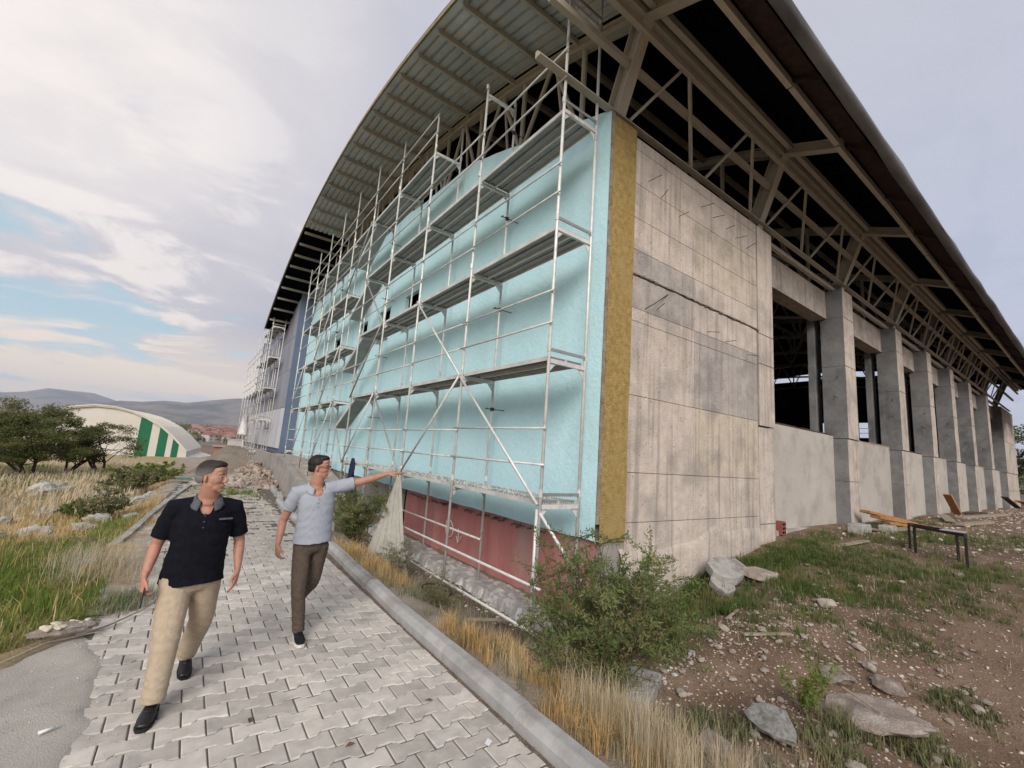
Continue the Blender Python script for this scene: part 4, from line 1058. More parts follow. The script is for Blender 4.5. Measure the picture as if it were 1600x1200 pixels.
    loft(s, [nk-V3(0, 0, .085), nk-V3(0, 0, .03)+f*-.01], [(.10, .09), (.075, .072)], lat, 18)
    sm_ = bake(s, .0065, 6)
    armr = [Vector(p) for p in P['armR']]; arml = [Vector(p) for p in P['armL']]
    def cutS(v):
        if v.z < hem+.006*sin((v.x-pel.x)*14): return True
        # neck opening
        q = v-nk; q2 = q.dot(f); ql = q.dot(lat)
        if abs(ql) < .062 and q.z > -.050-.9*max(0, q2-.02)*(1 if abs(ql) < .045-.35*max(0, -q.z-.05) else 0) and (q2**2+ql**2) < .0115: return True
        for (sh, el_, wr_) in (armr, arml):
            d = (el_-sh); ln = d.length; dn = d.normalized(); t = (v-sh).dot(dn); pr = (v-sh)-dn*t
            if t > ln*P.get('sleeve', .74) and pr.length < .095 and t < ln*P.get('sleeve', .74)+.09: return True
        return False
    cut_below(sm_, cutS)
    w_ = P.get('wrinkle', [])
    def wf(co):
        z = co[:, 2]; x = (co-np.array(pel))@np.array(lat)
        r = .0016*np.sin(z*70+x*25+3*np.sin(x*21))+.0022*fbm(co[:, 0]*9, z*5, 1., 3)
        for (a, bb, c_, amp, fr) in w_:
            d2 = ((co-np.array(a))**2).sum(1); dirv = np.array(bb)/np.linalg.norm(bb)
            r = r+amp*(.6-1.3*np.abs(np.sin((co@dirv)*fr*.5+4*fbm(co[:, 0]*6, z*6, 1., 3)))**.6)*np.exp(-d2/c_**2)
        return r+.002
    shirt = mesh_from(sm_, 'shirt', cols['shirt'], root, wfun=wf)
    so = shirt.modifiers.new('cloth', 'SOLIDIFY'); so.thickness = .003; so.offset = -1
    # collar: folded band standing round the neck, open at the throat
    for q, nm in ((1, 'collar'),):
        mb = MB(); V_ = []; F_ = []; n_ = 26
        for i in range(n_+1):
            t = -pi*.84+2*pi*.84*i/n_                  # angle from the back
            for j, (rr, zz_) in enumerate(((.068, .008), (.072, .030), (.082, .026), (.100, -.002), (.114, -.022))):
                fr = abs(t)/(pi*.84)
                pt = nk-f*cos(t)*rr*1.0+lat*sin(t)*rr*1.02+V3(0, 0, zz_-.062*max(0, fr-.35)*1.4-.01-(.012 if j > 2 and fr > .8 else 0))+f*.012
                V_.append(tuple(pt))
        for i in range(n_):
            for j in range(4): F_.append((i*5+j, (i+1)*5+j, (i+1)*5+j+1, i*5+j+1))
        co_ = meshobj(nm, V_, F_, cols['collar'], shirt, smooth=True); co_.parent = root; co_.matrix_parent_inverse = Matrix.Translation(-root.location)
        m_ = co_.modifiers.new('s', 'SOLIDIFY'); m_.thickness = .003
    # ---- button placket lying on the chest
    def surf(x_, z_):
        o_ = nk+lat*x_; o_.z = z_; hit, loc, nrm_, idx_ = shirt.ray_cast(shirt.matrix_world.inverted() @ (o_+f*.5), -f) if False else (False, None, None, None)
        return None
    dep = bpy.context.evaluated_depsgraph_get(); dep.update()
    from mathutils.bvhtree import BVHTree
    bv_ = BVHTree.FromPolygons([v.co[:] for v in shirt.data.vertices], [p.vertices[:] for p in shirt.data.polygons])
    pts_ = []
    for z_ in np.linspace(nk.z-.115, nk.z-.235, 7):
        o_ = Vector((nk.x, nk.y, z_)); loc, nrm_, _i, _d = bv_.ray_cast(o_+f*.6, -f)
        if loc: pts_.append(loc+f*.002)
    if len(pts_) > 2:
        pl_ = MB()
        for a, b2 in zip(pts_[:-1], pts_[1:]): pl_.beam(a, b2, .024, .002, f)
        po = pl_.build('placket', cols['shirt'], root)
        for q_ in (1, 3, 5):
            if q_ < len(pts_):
                bt = MB(); bt.tube([pts_[q_], pts_[q_]+f*.003], .0045, 8); bt.build('button', cols['collar'] if cols['collar'] != cols['shirt'] else m_brow, root)
    # ---- trousers
    t = MB(); tr = cols.get('tw', 1.0)
    loft(t, [pel+V3(0, 0, .07), pel+V3(0, 0, 0), pel-V3(0, 0, .07)], [(.158*tr, .118*tr), (.168*tr, .128*tr), (.160*tr, .12*tr)], lat, 22)
    for s_ in ('R', 'L'):
        hp, kn, an, toe = [Vector(p) for p in P['leg'+s_]]
        end = an+(kn-an)*.0-V3(0, 0, .0)+ (an-kn).normalized()*P.get('cuff', .012)
        pp, rr = smoothpath([hp, hp.lerp(kn, .5), kn, kn.lerp(an, .5), end], [(.098*tr, .108*tr), (.090*tr, .096*tr), (.076*tr, .080*tr), (.069*tr, .074*tr), (.064*tr, .068*tr)], 4)
        loft(t, pp, rr, lat, 18)
    tm = bake(t, .008, 4)
    legs = [[Vector(p) for p in P['leg'+s_]] for s_ in ('R', 'L')]
    def cutT(v):
        for hp, kn, an, toe in legs:
            d = (an-kn).normalized(); tt = (v-an).dot(d); pr = (v-an)-d*tt
            if tt > P.get('cuff', .012)+.0 and pr.length < .12: return True
        return False
    cut_below(tm, cutT)
    def wt(co):
        r = .0035*fbm(co[:, 0]*11, co[:, 2]*5, 1., 3)
        for hp, kn, an, toe in legs:
            for c_, amp, fr, dd in ((kn, .0045, 105, (.55, .0, 1)), (an+V3(0, 0, .07), .0045, 120, (.35, .1, 1)), (hp+V3(0, 0, -.06), .004, 80, (.9, .2, 1))):
                d2 = ((co-np.array(c_))**2).sum(1); dv = np.array(dd); dv = dv/np.linalg.norm(dv)
                r = r+amp*(1-2*np.abs(np.sin((co@dv)*fr*.5+3.5*fbm(co[:, 0]*7, co[:, 2]*5, 1., 3)))**.7)*np.exp(-d2/.11**2)
        return r
    to = mesh_from(tm, 'trousers', cols['trousers'], root, wfun=wt)
    so = to.modifiers.new('cloth', 'SOLIDIFY'); so.thickness = .003; so.offset = -1
    # ---- shoes
    for s_ in ('R', 'L'):
        hp, kn, an, toe = [Vector(p) for p in P['leg'+s_]]
        dt = (toe-an); dt.z = 0; dt.normalize(); slope = (toe-Vector((an.x, an.y, an.z-.06)))
        pitch_ = P['heel'+s_]     # heel lift angle
        side = Vector((0, 0, 1)).cross(dt); dd = (dt*cos(pitch_)-V3(0, 0, 1)*sin(pitch_)).normalized(); uu = (V3(0, 0, 1)*cos(pitch_)+dt*sin(pitch_)).normalized()
        if pitch_ < 0: pass
        T2 = lambda x, y, z: Vector((an.x, an.y, an.z))+dd*x+side*y+uu*(z-.085)
        sh = MB()
        loft(sh, [T2(-.060, 0, .055), T2(-.03, 0, .055), T2(.03, 0, .052), T2(.08, 0, .044), T2(.13, .0, .036), T2(.185, 0, .028)], [(.034, .036), (.038, .042), (.040, .040), (.046, .032), (.048, .024), (.034, .015)], side, 18)
        loft(sh, [T2(-.015, 0, .06), T2(-.010, 0, .125)], [(.040, .048), (.040, .048)], side, 16)
        shm = bake(sh, .006, 3)
        so_ = mesh_from(shm, 'shoe', cols['shoe'], root)
        sl = MB(); out = [(-.095, 0), (-.088, .026), (-.04, .036), (.03, .038), (.10, .050), (.16, .046), (.200, .026), (.208, 0), (.200, -.026), (.16, -.046), (.10, -.050), (.03, -.038), (-.04, -.036), (-.088, -.026)]
        th = cols.get('sole_h', .018); n_ = len(out)
        vs = [tuple(T2(x, y, .0)) for x, y in out]+[tuple(T2(x*1.0, y*1.02, th)) for x, y in out]
        sl.add(vs, [tuple(range(n_-1, -1, -1)), tuple(range(n_, 2*n_))]+[(i, (i+1) % n_, n_+(i+1) % n_, n_+i) for i in range(n_)])
        sl.build('sole', cols['sole'], so_)
        lc = MB()
        for q in range(4): lc.tube([T2(.035+q*.022, -.020, .088-q*.006), T2(.040+q*.022, 0, .095-q*.007), T2(.035+q*.022, .020, .088-q*.006)], .0022, 5)
        lc.build('laces', cols['shoe'], so_)
    return root, T, R
def cloth(name, c1, c2, rough=.95, sc_=160, bump=.5):
    return mat(name, c1, c2, rough=rough, scale=30, detail=8, bump=bump, bscale=sc_, bdist=.003, spec=.15)
m_bshirt = cloth('black_polo_cotton', (.0075, .0085, .0135), (.004, .0045, .008)); m_gcollar = cloth('grey_collar_knit', (.11, .115, .135), (.075, .08, .095))
m_chino = cloth('beige_chino', (.46, .375, .275), (.38, .305, .22)); m_bshoe = mat('black_leather', (.012, .012, .013), (.007, .007, .008), rough=.38, scale=12, spec=.5, bump=.2, bscale=60)
m_bsole = mat('black_rubber', (.02, .02, .02), rough=.8); m_wsole = mat('white_rubber', (.68, .66, .62), (.58, .56, .52), rough=.7)
m_gshirt = cloth('heather_grey_blue_knit', (.34, .365, .415), (.31, .333, .382)); m_btrou = cloth('brown_trousers', (.115, .088, .070), (.082, .062, .050)); m_bsneak = cloth('black_canvas', (.018, .018, .02), (.011, .011, .012))
m_hair2 = mat('dark_brown_hair', (.020, .014, .011), (.010, .008, .007), rough=.6, scale=60, stretch=(1, 1, .3))
m_hair1 = mat('greying_hair', (.060, .053, .050), (.022, .020, .020), rough=.65, scale=60, stretch=(1, 1, .4))
# greying temples: the lower hair itself is grey
keep = nt; nt = m_hair1.node_tree; b_ = nt.nodes['Principled BSDF']; old = b_.inputs['Base Color'].links[0].from_socket
geo = N('ShaderNodeNewGeometry'); sp = N('ShaderNodeSeparateXYZ'); L(geo.outputs['Position'], sp.inputs[0])
L(mixc(mth('MULTIPLY_ADD', sp.outputs[2], -14.0, 14*1.655, clamp=True), (.028, .022, .020), (.17, .16, .155)), b_.inputs['Base Color']); nt = keep

P1 = dict(pelvis=(.175, 4.20, .86), chest=(.185, 4.14, 1.22), neck=(.190, 4.13, 1.435), head=(.192, 4.08, 1.575), front=(-.06, -1, 0), face=(.86, -.50, -.03), hem=.80,
          trunk=(.190, .138), fplump=1.08, sleeve=.80,
          armR=[(-.005, 4.17, 1.335), (-.075, 4.20, 1.07), (-.105, 4.06, .885)], armL=[(.378, 4.17, 1.335), (.45, 4.22, 1.07), (.458, 4.12, .865)],
          handR=((.02, -.12, -1), (-.9, -.2, 0), (.1, -1, 0), dict(curls=[.75, .75, .7, .7])), handL=((-.08, -.12, -1), (.9, -.35, 0), (-.15, -1, 0), dict(curl=.26)),
          legR=[(.085, 4.20, .83), (.082, 4.04, .465), (.070, 3.99, .095), (.03, 3.80, .02)], legL=[(.265, 4.21, .83), (.288, 4.34, .475), (.245, 4.60, .135), (.25, 4.44, .02)],
          heelR=.02, heelL=.30,
          wrinkle=[((.05, 4.0, 1.0), (.6, 0, 1), .16, .004, 70), ((.32, 4.0, .98), (-.5, 0, 1), .15, .004, 66)])
c1_ = dict(hair=m_hair1, shirt=m_bshirt, collar=m_gcollar, trousers=m_chino, shoe=m_bshoe, sole=m_bsole, tw=1.10)
p1, T1, R1 = person('person', 'heavyset man in black polo shirt and beige chinos walking in front, holding a phone', P1, c1_, 3, plump=1.07, hs=1.0)
w = MB()    # chest pocket trim and sleeve piping of the black polo
w.beam((.275, 4.012, 1.275), (.360, 4.030, 1.277), .012, .011, (0, 1, 0)); w.build('pocket_trim', m_gcollar, p1)
P2 = dict(pelvis=(1.155, 4.87, .905), chest=(1.15, 4.86, 1.27), neck=(1.125, 4.86, 1.465), head=(1.125, 4.83, 1.632), front=(.10, -1, 0), face=(.90, -.42, -.03), hem=.895,
          trunk=(.172, .122), sleeve=.62, fplump=1.0,
          armR=[(.955, 4.90, 1.37), (.878, 4.97, 1.09), (.845, 4.86, .875)], armL=[(1.325, 4.86, 1.435), (1.60, 4.81, 1.515), (1.835, 4.79, 1.595)],
          handR=((.12, -.15, -1), (-.9, -.3, 0), (.2, -1, 0), dict(curl=.55)), handL=((1, -.02, .20), (.1, -.3, 1), (.1, -1, -.1), dict(curls=[.06, .30, .5, .6])),
          legR=[(1.07, 4.87, .87), (1.068, 4.77, .475), (1.125, 4.80, .095), (1.12, 4.6, .02)], legL=[(1.24, 4.88, .87), (1.245, 4.99, .49), (1.215, 5.30, .25), (1.2, 5.2, .05)],
          heelR=.02, heelL=.85,
          wrinkle=[((1.22, 4.74, 1.25), (-.75, 0, 1), .15, .0035, 95), ((1.05, 4.74, 1.05), (-.55, 0, 1), .15, .003, 80), ((1.28, 4.75, 1.38), (-.5, 0, 1), .09, .003, 110)])
c2_ = dict(hair=m_hair2, shirt=m_gshirt, collar=m_gshirt, trousers=m_btrou, shoe=m_bsneak, sole=m_wsole, sole_h=.026, tw=.88)
p2, T2_, R2_ = person('person', 'man with glasses in grey blue polo and brown trousers pointing at the wall', P2, c2_, 5, glasses=True, plump=.98, hs=1.0)
w = MB(); w.box((-.030, -.004, -.062), (.030, .004, .062))
o = w.build('phone', mat('black_glass', (.008, .008, .009), rough=.2, spec=.6)); o.location = (-.088, 4.02, .762); o.rotation_euler = (.03, .03, 1.42)
bv = o.modifiers.new('b', 'BEVEL'); bv.width = .004; bv.segments = 2
tag(o, 'black phone held downwards in the right hand of the man in black', 'phone')
# ------------------------------------------------------------------ plants
def leafmat(name, c1, c2, c3=None, rough=.7, tl=.25):
    m = mat(name, c1, c2, rough=rough, scale=3.0, detail=4, c3=c3, s3=1.7, t3=(.5, .62), spec=.15)
    m.node_tree.nodes['Principled BSDF'].inputs['Subsurface Weight'].default_value = 0
    t_ = m.node_tree; b = t_.nodes['Principled BSDF']; src = b.inputs['Base Color'].links[0].from_socket
    tr = t_.nodes.new('ShaderNodeBsdfTranslucent'); t_.links.new(src, tr.inputs[0]); mx = t_.nodes.new('ShaderNodeMixShader'); mx.inputs[0].default_value = tl
    t_.links.new(b.outputs[0], mx.inputs[1]); t_.links.new(tr.outputs[0], mx.inputs[2]); t_.links.new(mx.outputs[0], t_.nodes['Material Output'].inputs[0])
    return m
m_dry = leafmat('dry_grass', (.62, .42, .19), (.44, .285, .115), (.66, .54, .33))
m_dry2 = leafmat('pale_straw', (.62, .52, .36), (.46, .38, .25), (.50, .46, .38))
m_grn = leafmat('green_grass', (.115, .165, .045), (.065, .105, .028), (.20, .19, .08))
m_grn2 = leafmat('fresh_grass', (.17, .24, .045), (.10, .16, .03), (.27, .25, .09))
m_olv = leafmat('olive_weed', (.20, .205, .10), (.13, .14, .065), (.30, .26, .15))
m_willow = leafmat('shrub_leaf', (.16, .21, .075), (.08, .12, .036), (.25, .26, .11))
m_greyl = leafmat('grey_green_leaf', (.25, .26, .17), (.17, .18, .11), (.33, .31, .23))
m_treel = leafmat('tree_leaf', (.115, .135, .042), (.062, .078, .024), (.17, .155, .06), tl=.15)
m_twig = mat('twig_bark', (.16, .10, .065), (.09, .058, .04), rough=.9, scale=12); m_bark = mat('dark_bark', (.055, .045, .038), (.03, .025, .02), rough=.95, scale=8)
def blades(name, P_, h, w, m, lean=.35, kind='stuff', parent=None, label=None, cat=None, clump=None):
    """P_ (n,2) feet; h,w arrays; bent three-point blades standing on the terrain"""
    n = len(P_); z = gz(P_[:, 0], P_[:, 1])-.01; r_ = rng.random((n, 4)); a = r_[:, 0]*2*pi; le = (r_[:, 1]**1.3)*lean
    d = np.stack([np.cos(a), np.sin(a)], 1); s_ = np.stack([-d[:, 1], d[:, 0]], 1)
    b3 = np.concatenate([P_, z[:, None]], 1); hh = h[:, None]; ww = w[:, None]/2
    mid = b3+np.concatenate([d*(le*h*.35)[:, None], hh*.55], 1); tip = b3+np.concatenate([d*(le*h*1.15)[:, None], hh*(1-.35*le[:, None])], 1)
    s3 = np.concatenate([s_, np.zeros((n, 1))], 1)
    V = np.stack([b3-s3*ww, b3+s3*ww, mid+s3*ww*.75, mid-s3*ww*.75, tip], 1).reshape(-1, 3)
    o = np.arange(n)[:, None]*5; F = np.concatenate([o+[0, 1, 2], o+[0, 2, 3], o+[3, 2, 4]], 0)
    ob = meshobj(name, V, F, m, parent)
    if kind: ob['kind'] = kind
    if label: tag(ob, label, cat)
    return ob
def scatter(n, x0, x1, y0, y1, dens=None, clump=0):
    P_ = np.stack([rng.uniform(x0, x1, n), rng.uniform(y0, y1, n)], 1)
    if dens is not None: P_ = P_[rng.random(n) < dens(P_[:, 0], P_[:, 1])]
    return P_
def tufts(n, per, x0, x1, y0, y1, rad, dens=None):
    c = scatter(n, x0, x1, y0, y1, dens); k = len(c); q = np.repeat(c, per, 0); q = q+rng.normal(0, rad, q.shape)*rng.uniform(.5, 1.3, (len(q), 1)); return q
U = lambda n, a, b: rng.uniform(a, b, n)
nrm = lambda f_, lo, hi: np.clip((f_-lo)/(hi-lo), 0, 1)
right_ok = lambda X, Y: (X > xr(Y)+.20) & ~((X > 4.9) & (Y > 4.45))
# golden grass between kerb and scaffold
q = tufts(330, 32, 2.42, 3.45, 1.2, 3.3, .05, lambda X, Y: right_ok(X, Y)*nrm(fbm(X, Y, 1.6, 3), -.35, .12)*np.where(X < 2.62+.3*vnoise(X, Y, 2), 1, .45)); blades('dry_grass', q, U(len(q), .05, .25), U(len(q), .003, .007), m_dry, 1.05, label='golden dry grass along the near end of the kerb', cat='grass')
q = tufts(330, 34, 2.42, 3.35, 3.0, 9.5, .05, lambda X, Y: right_ok(X, Y)*nrm(fbm(X, Y, 1.1, 3), -.12, .2)*np.where(X < 2.9, 1, .4)); blades('dry_grass', q, U(len(q), .08, .30), U(len(q), .003, .007), m_dry, .95, label='straw coloured grass tufts beside the kerb further along the path', cat='grass')
q = tufts(150, 16, 2.6, 3.30, 1.2, 2.7, .05, lambda X, Y: right_ok(X, Y)); blades('pale_straw', q, U(len(q), .15, .50), U(len(q), .002, .005), m_dry2, .55, label='tall pale seeding straw in the near right foreground', cat='grass')
q = tufts(460, 18, 2.45, 4.2, 1.3, 9, .05, lambda X, Y: right_ok(X, Y)*.7); blades('grey_weed', q, U(len(q), .05, .2), U(len(q), .004, .010), m_greyl, .9, label='low grey green weeds among the dry grass', cat='weeds')
# right: green patches on the red soil
gd = lambda X, Y: (np.exp(-((X-8.6)/2.3)**2-((Y-2.9)/.8)**2)*1.35+np.exp(-((X-7.2)/1.5)**2-((Y-3.7)/.5)**2)+.9*np.exp(-((X-10.8)/2.2)**2-((Y-4.1)/.35)**2)*(X > 10)+.55*nrm(fbm(X, Y, .5, 3), .1, .3)*(X > 9)+.8*np.exp(-((X-10.5)/1.2)**2-((Y-1.6)/.4)**2))*(.35+.9*nrm(fbm(X+3, Y, 1.6, 3), -.2, .2))
q = tufts(5200, 24, 4.6, 22, .2, 4.5, .055, gd); blades('green_grass', q, U(len(q), .04, .17), U(len(q), .004, .009), m_grn, .9, label='patchy green grass on the earth in front of the concrete wall', cat='grass')
q = tufts(900, 10, 4.6, 22, .2, 4.5, .06, lambda X, Y: np.clip(gd(X, Y)+.10, 0, 1)); blades('straw_litter', q, U(len(q), .04, .16), U(len(q), .003, .006), m_dry2, 1.3, label='sparse straw between the green patches', cat='grass')
for (cx_, cy_, rr, nn, hh) in [(7.6, 4.15, .5, 120, .22), (8.8, 4.1, .5, 120, .2), (6.6, 3.6, .4, 90, .16), (9.8, 3.7, .6, 140, .16), (8.2, 3.2, .6, 150, .15), (10.2, 2.9, .7, 150, .15), (7.4, 1.7, .5, 80, .10), (9.0, 1.5, .5, 80, .10), (6.4, 1.1, .3, 50, .12), (3.85, 2.2, .25, 40, .20), (4.4, 1.55, .25, 40, .16), (5.3, 1.15, .3, 60, .16), (5.35, 3.6, .35, 70, .28), (6.2, 4.1, .4, 110, .26), (7.0, 4.15, .3, 90, .24), (4.9, 1.6, .2, 30, .22)]:
    c = rng.normal([cx_, cy_], rr*.5, (nn, 2)); q = np.repeat(c, 16, 0)+rng.normal(0, .03, (nn*16, 2)); blades('weed', q, U(len(q), hh*.3, hh), U(len(q), .006, .014), m_grn if cy_ > 3 else m_olv, .9)
# the weeds just made are countless low growth
# left hillside
kl_ = lambda Y: np.interp(Y, [8, 9.2, 12.3, 15.6, 18.9], [-.5, -.80, -.54, -.20, .2])
ld = lambda X, Y: (X < np.where(Y < 6.6, -.25-(6.35-Y)*.88, kl_(Y)))*1.0
green_l = lambda X, Y: nrm(fbm(X*1.0, Y*.55+4, .42, 3)+.35*np.exp(-((X+1.3)/.8)**2-((Y-6.6)/1.3)**2)+.12*(X < -4), -.06, .16)
q = scatter(150000, -7, -.15, 4.3, 16, lambda X, Y: ld(X, Y)*green_l(X, Y)*np.clip(60/(X*X+Y*Y), .12, 1)); blades('fresh_grass', q, U(len(q), .05, .22), U(len(q), .005, .010), m_grn2, .95, label='fresh green grass on the hillside left of the path', cat='grass')
q = scatter(120000, -14, -.3, 5.2, 30, lambda X, Y: ld(X, Y)*(1-green_l(X, Y)*.8)*np.clip(90/(X*X+Y*Y), .12, 1)); blades('dry_grass', q, U(len(q), .08, .30), U(len(q), .005, .012), m_dry, .9, label='dry yellow grass on the hillside left of the path', cat='grass')
q = scatter(60000, -30, -1, 14, 60, lambda X, Y: .8*nrm(fbm(X, Y, .12, 3), -.2, .15)); blades('dry_grass', q, U(len(q), .2, .5), U(len(q), .02, .05), m_dry2, .9, label='pale dry grass on the far slope below the trees', cat='grass')
q = scatter(30000, -25, -1.5, 12, 45, lambda X, Y: .9*nrm(fbm(X+9, Y, .16, 3), .0, .2)); blades('green_weed', q, U(len(q), .15, .4), U(len(q), .02, .04), m_grn2, .9, label='green undergrowth on the far slope', cat='grass')
q = tufts(420, 30, -.75, .7, 6.8, 16, .05, lambda X, Y: (X < -.1+.06*(Y-7)+.3*fbm(X, Y, 1.1, 2))*nrm(fbm(X, Y, .9, 3), -.2, .2)); blades('dry_grass', q, U(len(q), .05, .22), U(len(q), .004, .009), m_dry, 1.1, label='dry straw grown over the left edge of the paving', cat='grass')
# seams of the path: weeds in joints, far end overgrown
q = tufts(120, 14, -.5, 2.2, 5, 19, .035, lambda X, Y: (X > xl(Y))*(X < xr(Y))*np.clip((Y-5)/9, .06, 1)); blades('joint_weed', q, U(len(q), .02, .09), U(len(q), .004, .010), m_olv, 1.2, label='small weeds rooted in the joints of the paving', cat='weeds')
q = tufts(200, 30, .1, 2.1, 15.2, 18.5, .08, lambda X, Y: np.exp(-((X-1.2)/.75)**2-((Y-16.6)/1.1)**2)); blades('green_grass', q, U(len(q), .06, .22), U(len(q), .01, .02), m_grn2, .9, label='grass patch grown across the far end of the path', cat='grass')
q = tufts(60, 14, 2.0, 2.18, 1.8, 9, .02); blades('kerb_weed', q, U(len(q), .01, .05), U(len(q), .003, .008), m_dry, 1.3, label='dry weeds in the gutter along the kerb', cat='weeds')
for (cx_, cy_, m_) in [(2.05, 5.0, m_olv), (1.55, 5.85, m_grn), (2.1, 1.75, m_greyl), (.72, 3.02, m_grn), (1.9, 7.3, m_olv)]:
    q = rng.normal([cx_, cy_], .035, (110, 2)); blades('weed', q, U(len(q), .02, .08), U(len(q), .003, .007), m_, 1.5)
# wiry dead bush on the left
q = tufts(26, 60, -1.0, -.35, 7.4, 8.8, .16); blades('straw_bush', q, U(len(q), .15, .5), U(len(q), .003, .005), m_dry2, 1.3, label='wiry straw coloured clump behind the man in black', cat='grass')
q = tufts(16, 60, -.42, -.08, 6.15, 6.9, .07); blades('grey_weed', q, U(len(q), .06, .26), U(len(q), .004, .008), m_greyl, 1.1, label='grey green weed clump beside the hand holding the phone', cat='weeds')

def leaves(name, C, D, ln, w, m, parent):
    """C centres, D directions; pointed leaves of two triangles folded at the rib"""
    n = len(C); D = D/np.linalg.norm(D, axis=1)[:, None]; s_ = np.cross(D, rng.normal(0, 1, (n, 3))); s_ /= np.linalg.norm(s_, axis=1)[:, None]; nn = np.cross(D, s_)
    L_ = ln[:, None]; W_ = w[:, None]/2
    V = np.stack([C, C+D*L_*.45+s_*W_+nn*W_*.25, C+D*L_-nn*L_*.06, C+D*L_*.45-s_*W_+nn*W_*.25], 1).reshape(-1, 3)
    o = np.arange(n)[:, None]*4; F = np.concatenate([o+[0, 1, 2], o+[0, 2, 3]], 0); return meshobj(name, V, F, m, parent)
def shrub(name, label, base, n_st, H_, spread, nleaf, ln, w, m, seed, group=None, bare=.25, cat='shrub', droop=.15, thick=.012):
    rs = np.random.default_rng(seed); z0 = G(*base) if len(base) == 2 else base[2]
    root = empty(name, (base[0], base[1], z0), label, cat, group); C = []; D = []; st = MB()
    for i in range(n_st):
        a = rs.uniform(0, 2*pi); sp_ = spread*sqrt(rs.uniform(.02, 1)); hh = H_*rs.uniform(.55, 1.0)*(1-.35*(sp_/spread)**2)
        p = np.array([base[0]+rs.normal(0, .05), base[1]+rs.normal(0, .05), z0-.03]); e = np.array([base[0]+cos(a)*sp_, base[1]+sin(a)*sp_, z0+hh])
        pts = []; m_ = 7
        for k in range(m_+1):
            t = k/m_; q_ = p*(1-t)+e*t; q_[:2] = p[:2]+(e[:2]-p[:2])*t**1.25; q_ = q_+rs.normal(0, .018*H_, 3)*(0 < k); q_[2] -= droop*H_*t**3*rs.uniform(.3, 1)*(sp_/spread); pts.append(q_)
        st.tube(pts, [thick*(1-.75*k/m_) for k in range(m_+1)], 5)
        for b in range(6):
            k = rs.integers(2, m_+1); d = rs.normal(0, 1, 3); d[2] = abs(d[2])*.6+.1; d /= np.linalg.norm(d); tl_ = H_*rs.uniform(.10, .26); q1 = pts[k]+d*tl_*.5+rs.normal(0, .01, 3); q2 = pts[k]+d*tl_+np.array([0, 0, -.02])
            st.tube([pts[k], q1, q2], [thick*.35, thick*.28, thick*.15], 4)
            nl = nleaf//(n_st*7)
            for t in rs.uniform(0, 1, nl): c = pts[k]*(1-t)+q2*t; C.append(c+rs.normal(0, .016, 3)); D.append(d*.5+rs.normal(0, .85, 3))
        for t in rs.uniform(bare, 1, nleaf//(n_st*7)):
            f_ = t*m_; k = min(int(f_), m_-1); c = pts[k]*(1-f_+k)+pts[k+1]*(f_-k); C.append(c+rs.normal(0, .012, 3)); D.append((pts[k+1]-pts[k])*2.5+rs.normal(0, .8, 3))
    st.build('stem', m_twig, root); C = np.array(C); D = np.array(D); D[:, 2] += .15
    n = len(C); leaves('foliage', C, D, rs.uniform(.6, 1.15, n)*ln, rs.uniform(.7, 1.1, n)*w, m, root); return root
shrub('leafy_shrub', 'large leafy green shrub growing at the foot of the wall corner under the scaffolding', (3.48, 3.08), 64, 1.80, .85, 22000, .056, .0145, m_willow, 1, bare=.2, droop=.12)
shrub('leafy_shrub', 'low spreading green shrub hugging the base of the concrete wall', (4.75, 3.45), 22, .62, .75, 6000, .052, .012, m_willow, 2, bare=.1, droop=.3, thick=.008)
shrub('leafy_shrub', 'green shrub standing between the pointing man and the hanging net', (3.2, 9.9), 34, 1.65, .80, 12000, .050, .018, m_willow, 4, bare=.15)
shrub('leafy_shrub', 'small grey leaved shrub at the foot of the hanging net', (3.2, 7.5), 22, .62, .42, 4600, .030, .012, m_greyl, 5, bare=.1, thick=.006)
shrub('leafy_shrub', 'thin green sapling weed in the right foreground rubble', (4.75, 1.80), 6, .60, .22, 700, .055, .015, m_grn2, 6, bare=.2, thick=.006)
shrub('leafy_shrub', 'wispy low bush by the nearest scaffold pole', (3.1, 5.6), 14, .62, .35, 2200, .028, .010, m_olv, 8, bare=.2, thick=.005)
shrub('bush', 'large olive green bush on the slope to the left of the man in black', (-1.35, 21.5), 40, .95, 1.25, 11000, .09, .05, m_olv, 12, bare=.1, thick=.02)
shrub('bush', 'broad light green bush behind the head of the man in black', (-1.2, 27.5), 40, 1.0, 1.7, 11000, .12, .045, m_grn2, 13, bare=.1, thick=.02)
shrub('bush', 'small sparse bush on the left bank near the white rocks', (-1.35, 13.6), 14, 1.05, .5, 2400, .07, .03, m_olv, 14, bare=.3, thick=.010)
shrub('bush', 'dark low bush beside the white rocks on the left bank', (-1.65, 14.2), 20, .42, .7, 4200, .07, .03, m_grn, 16, bare=.1, thick=.010)

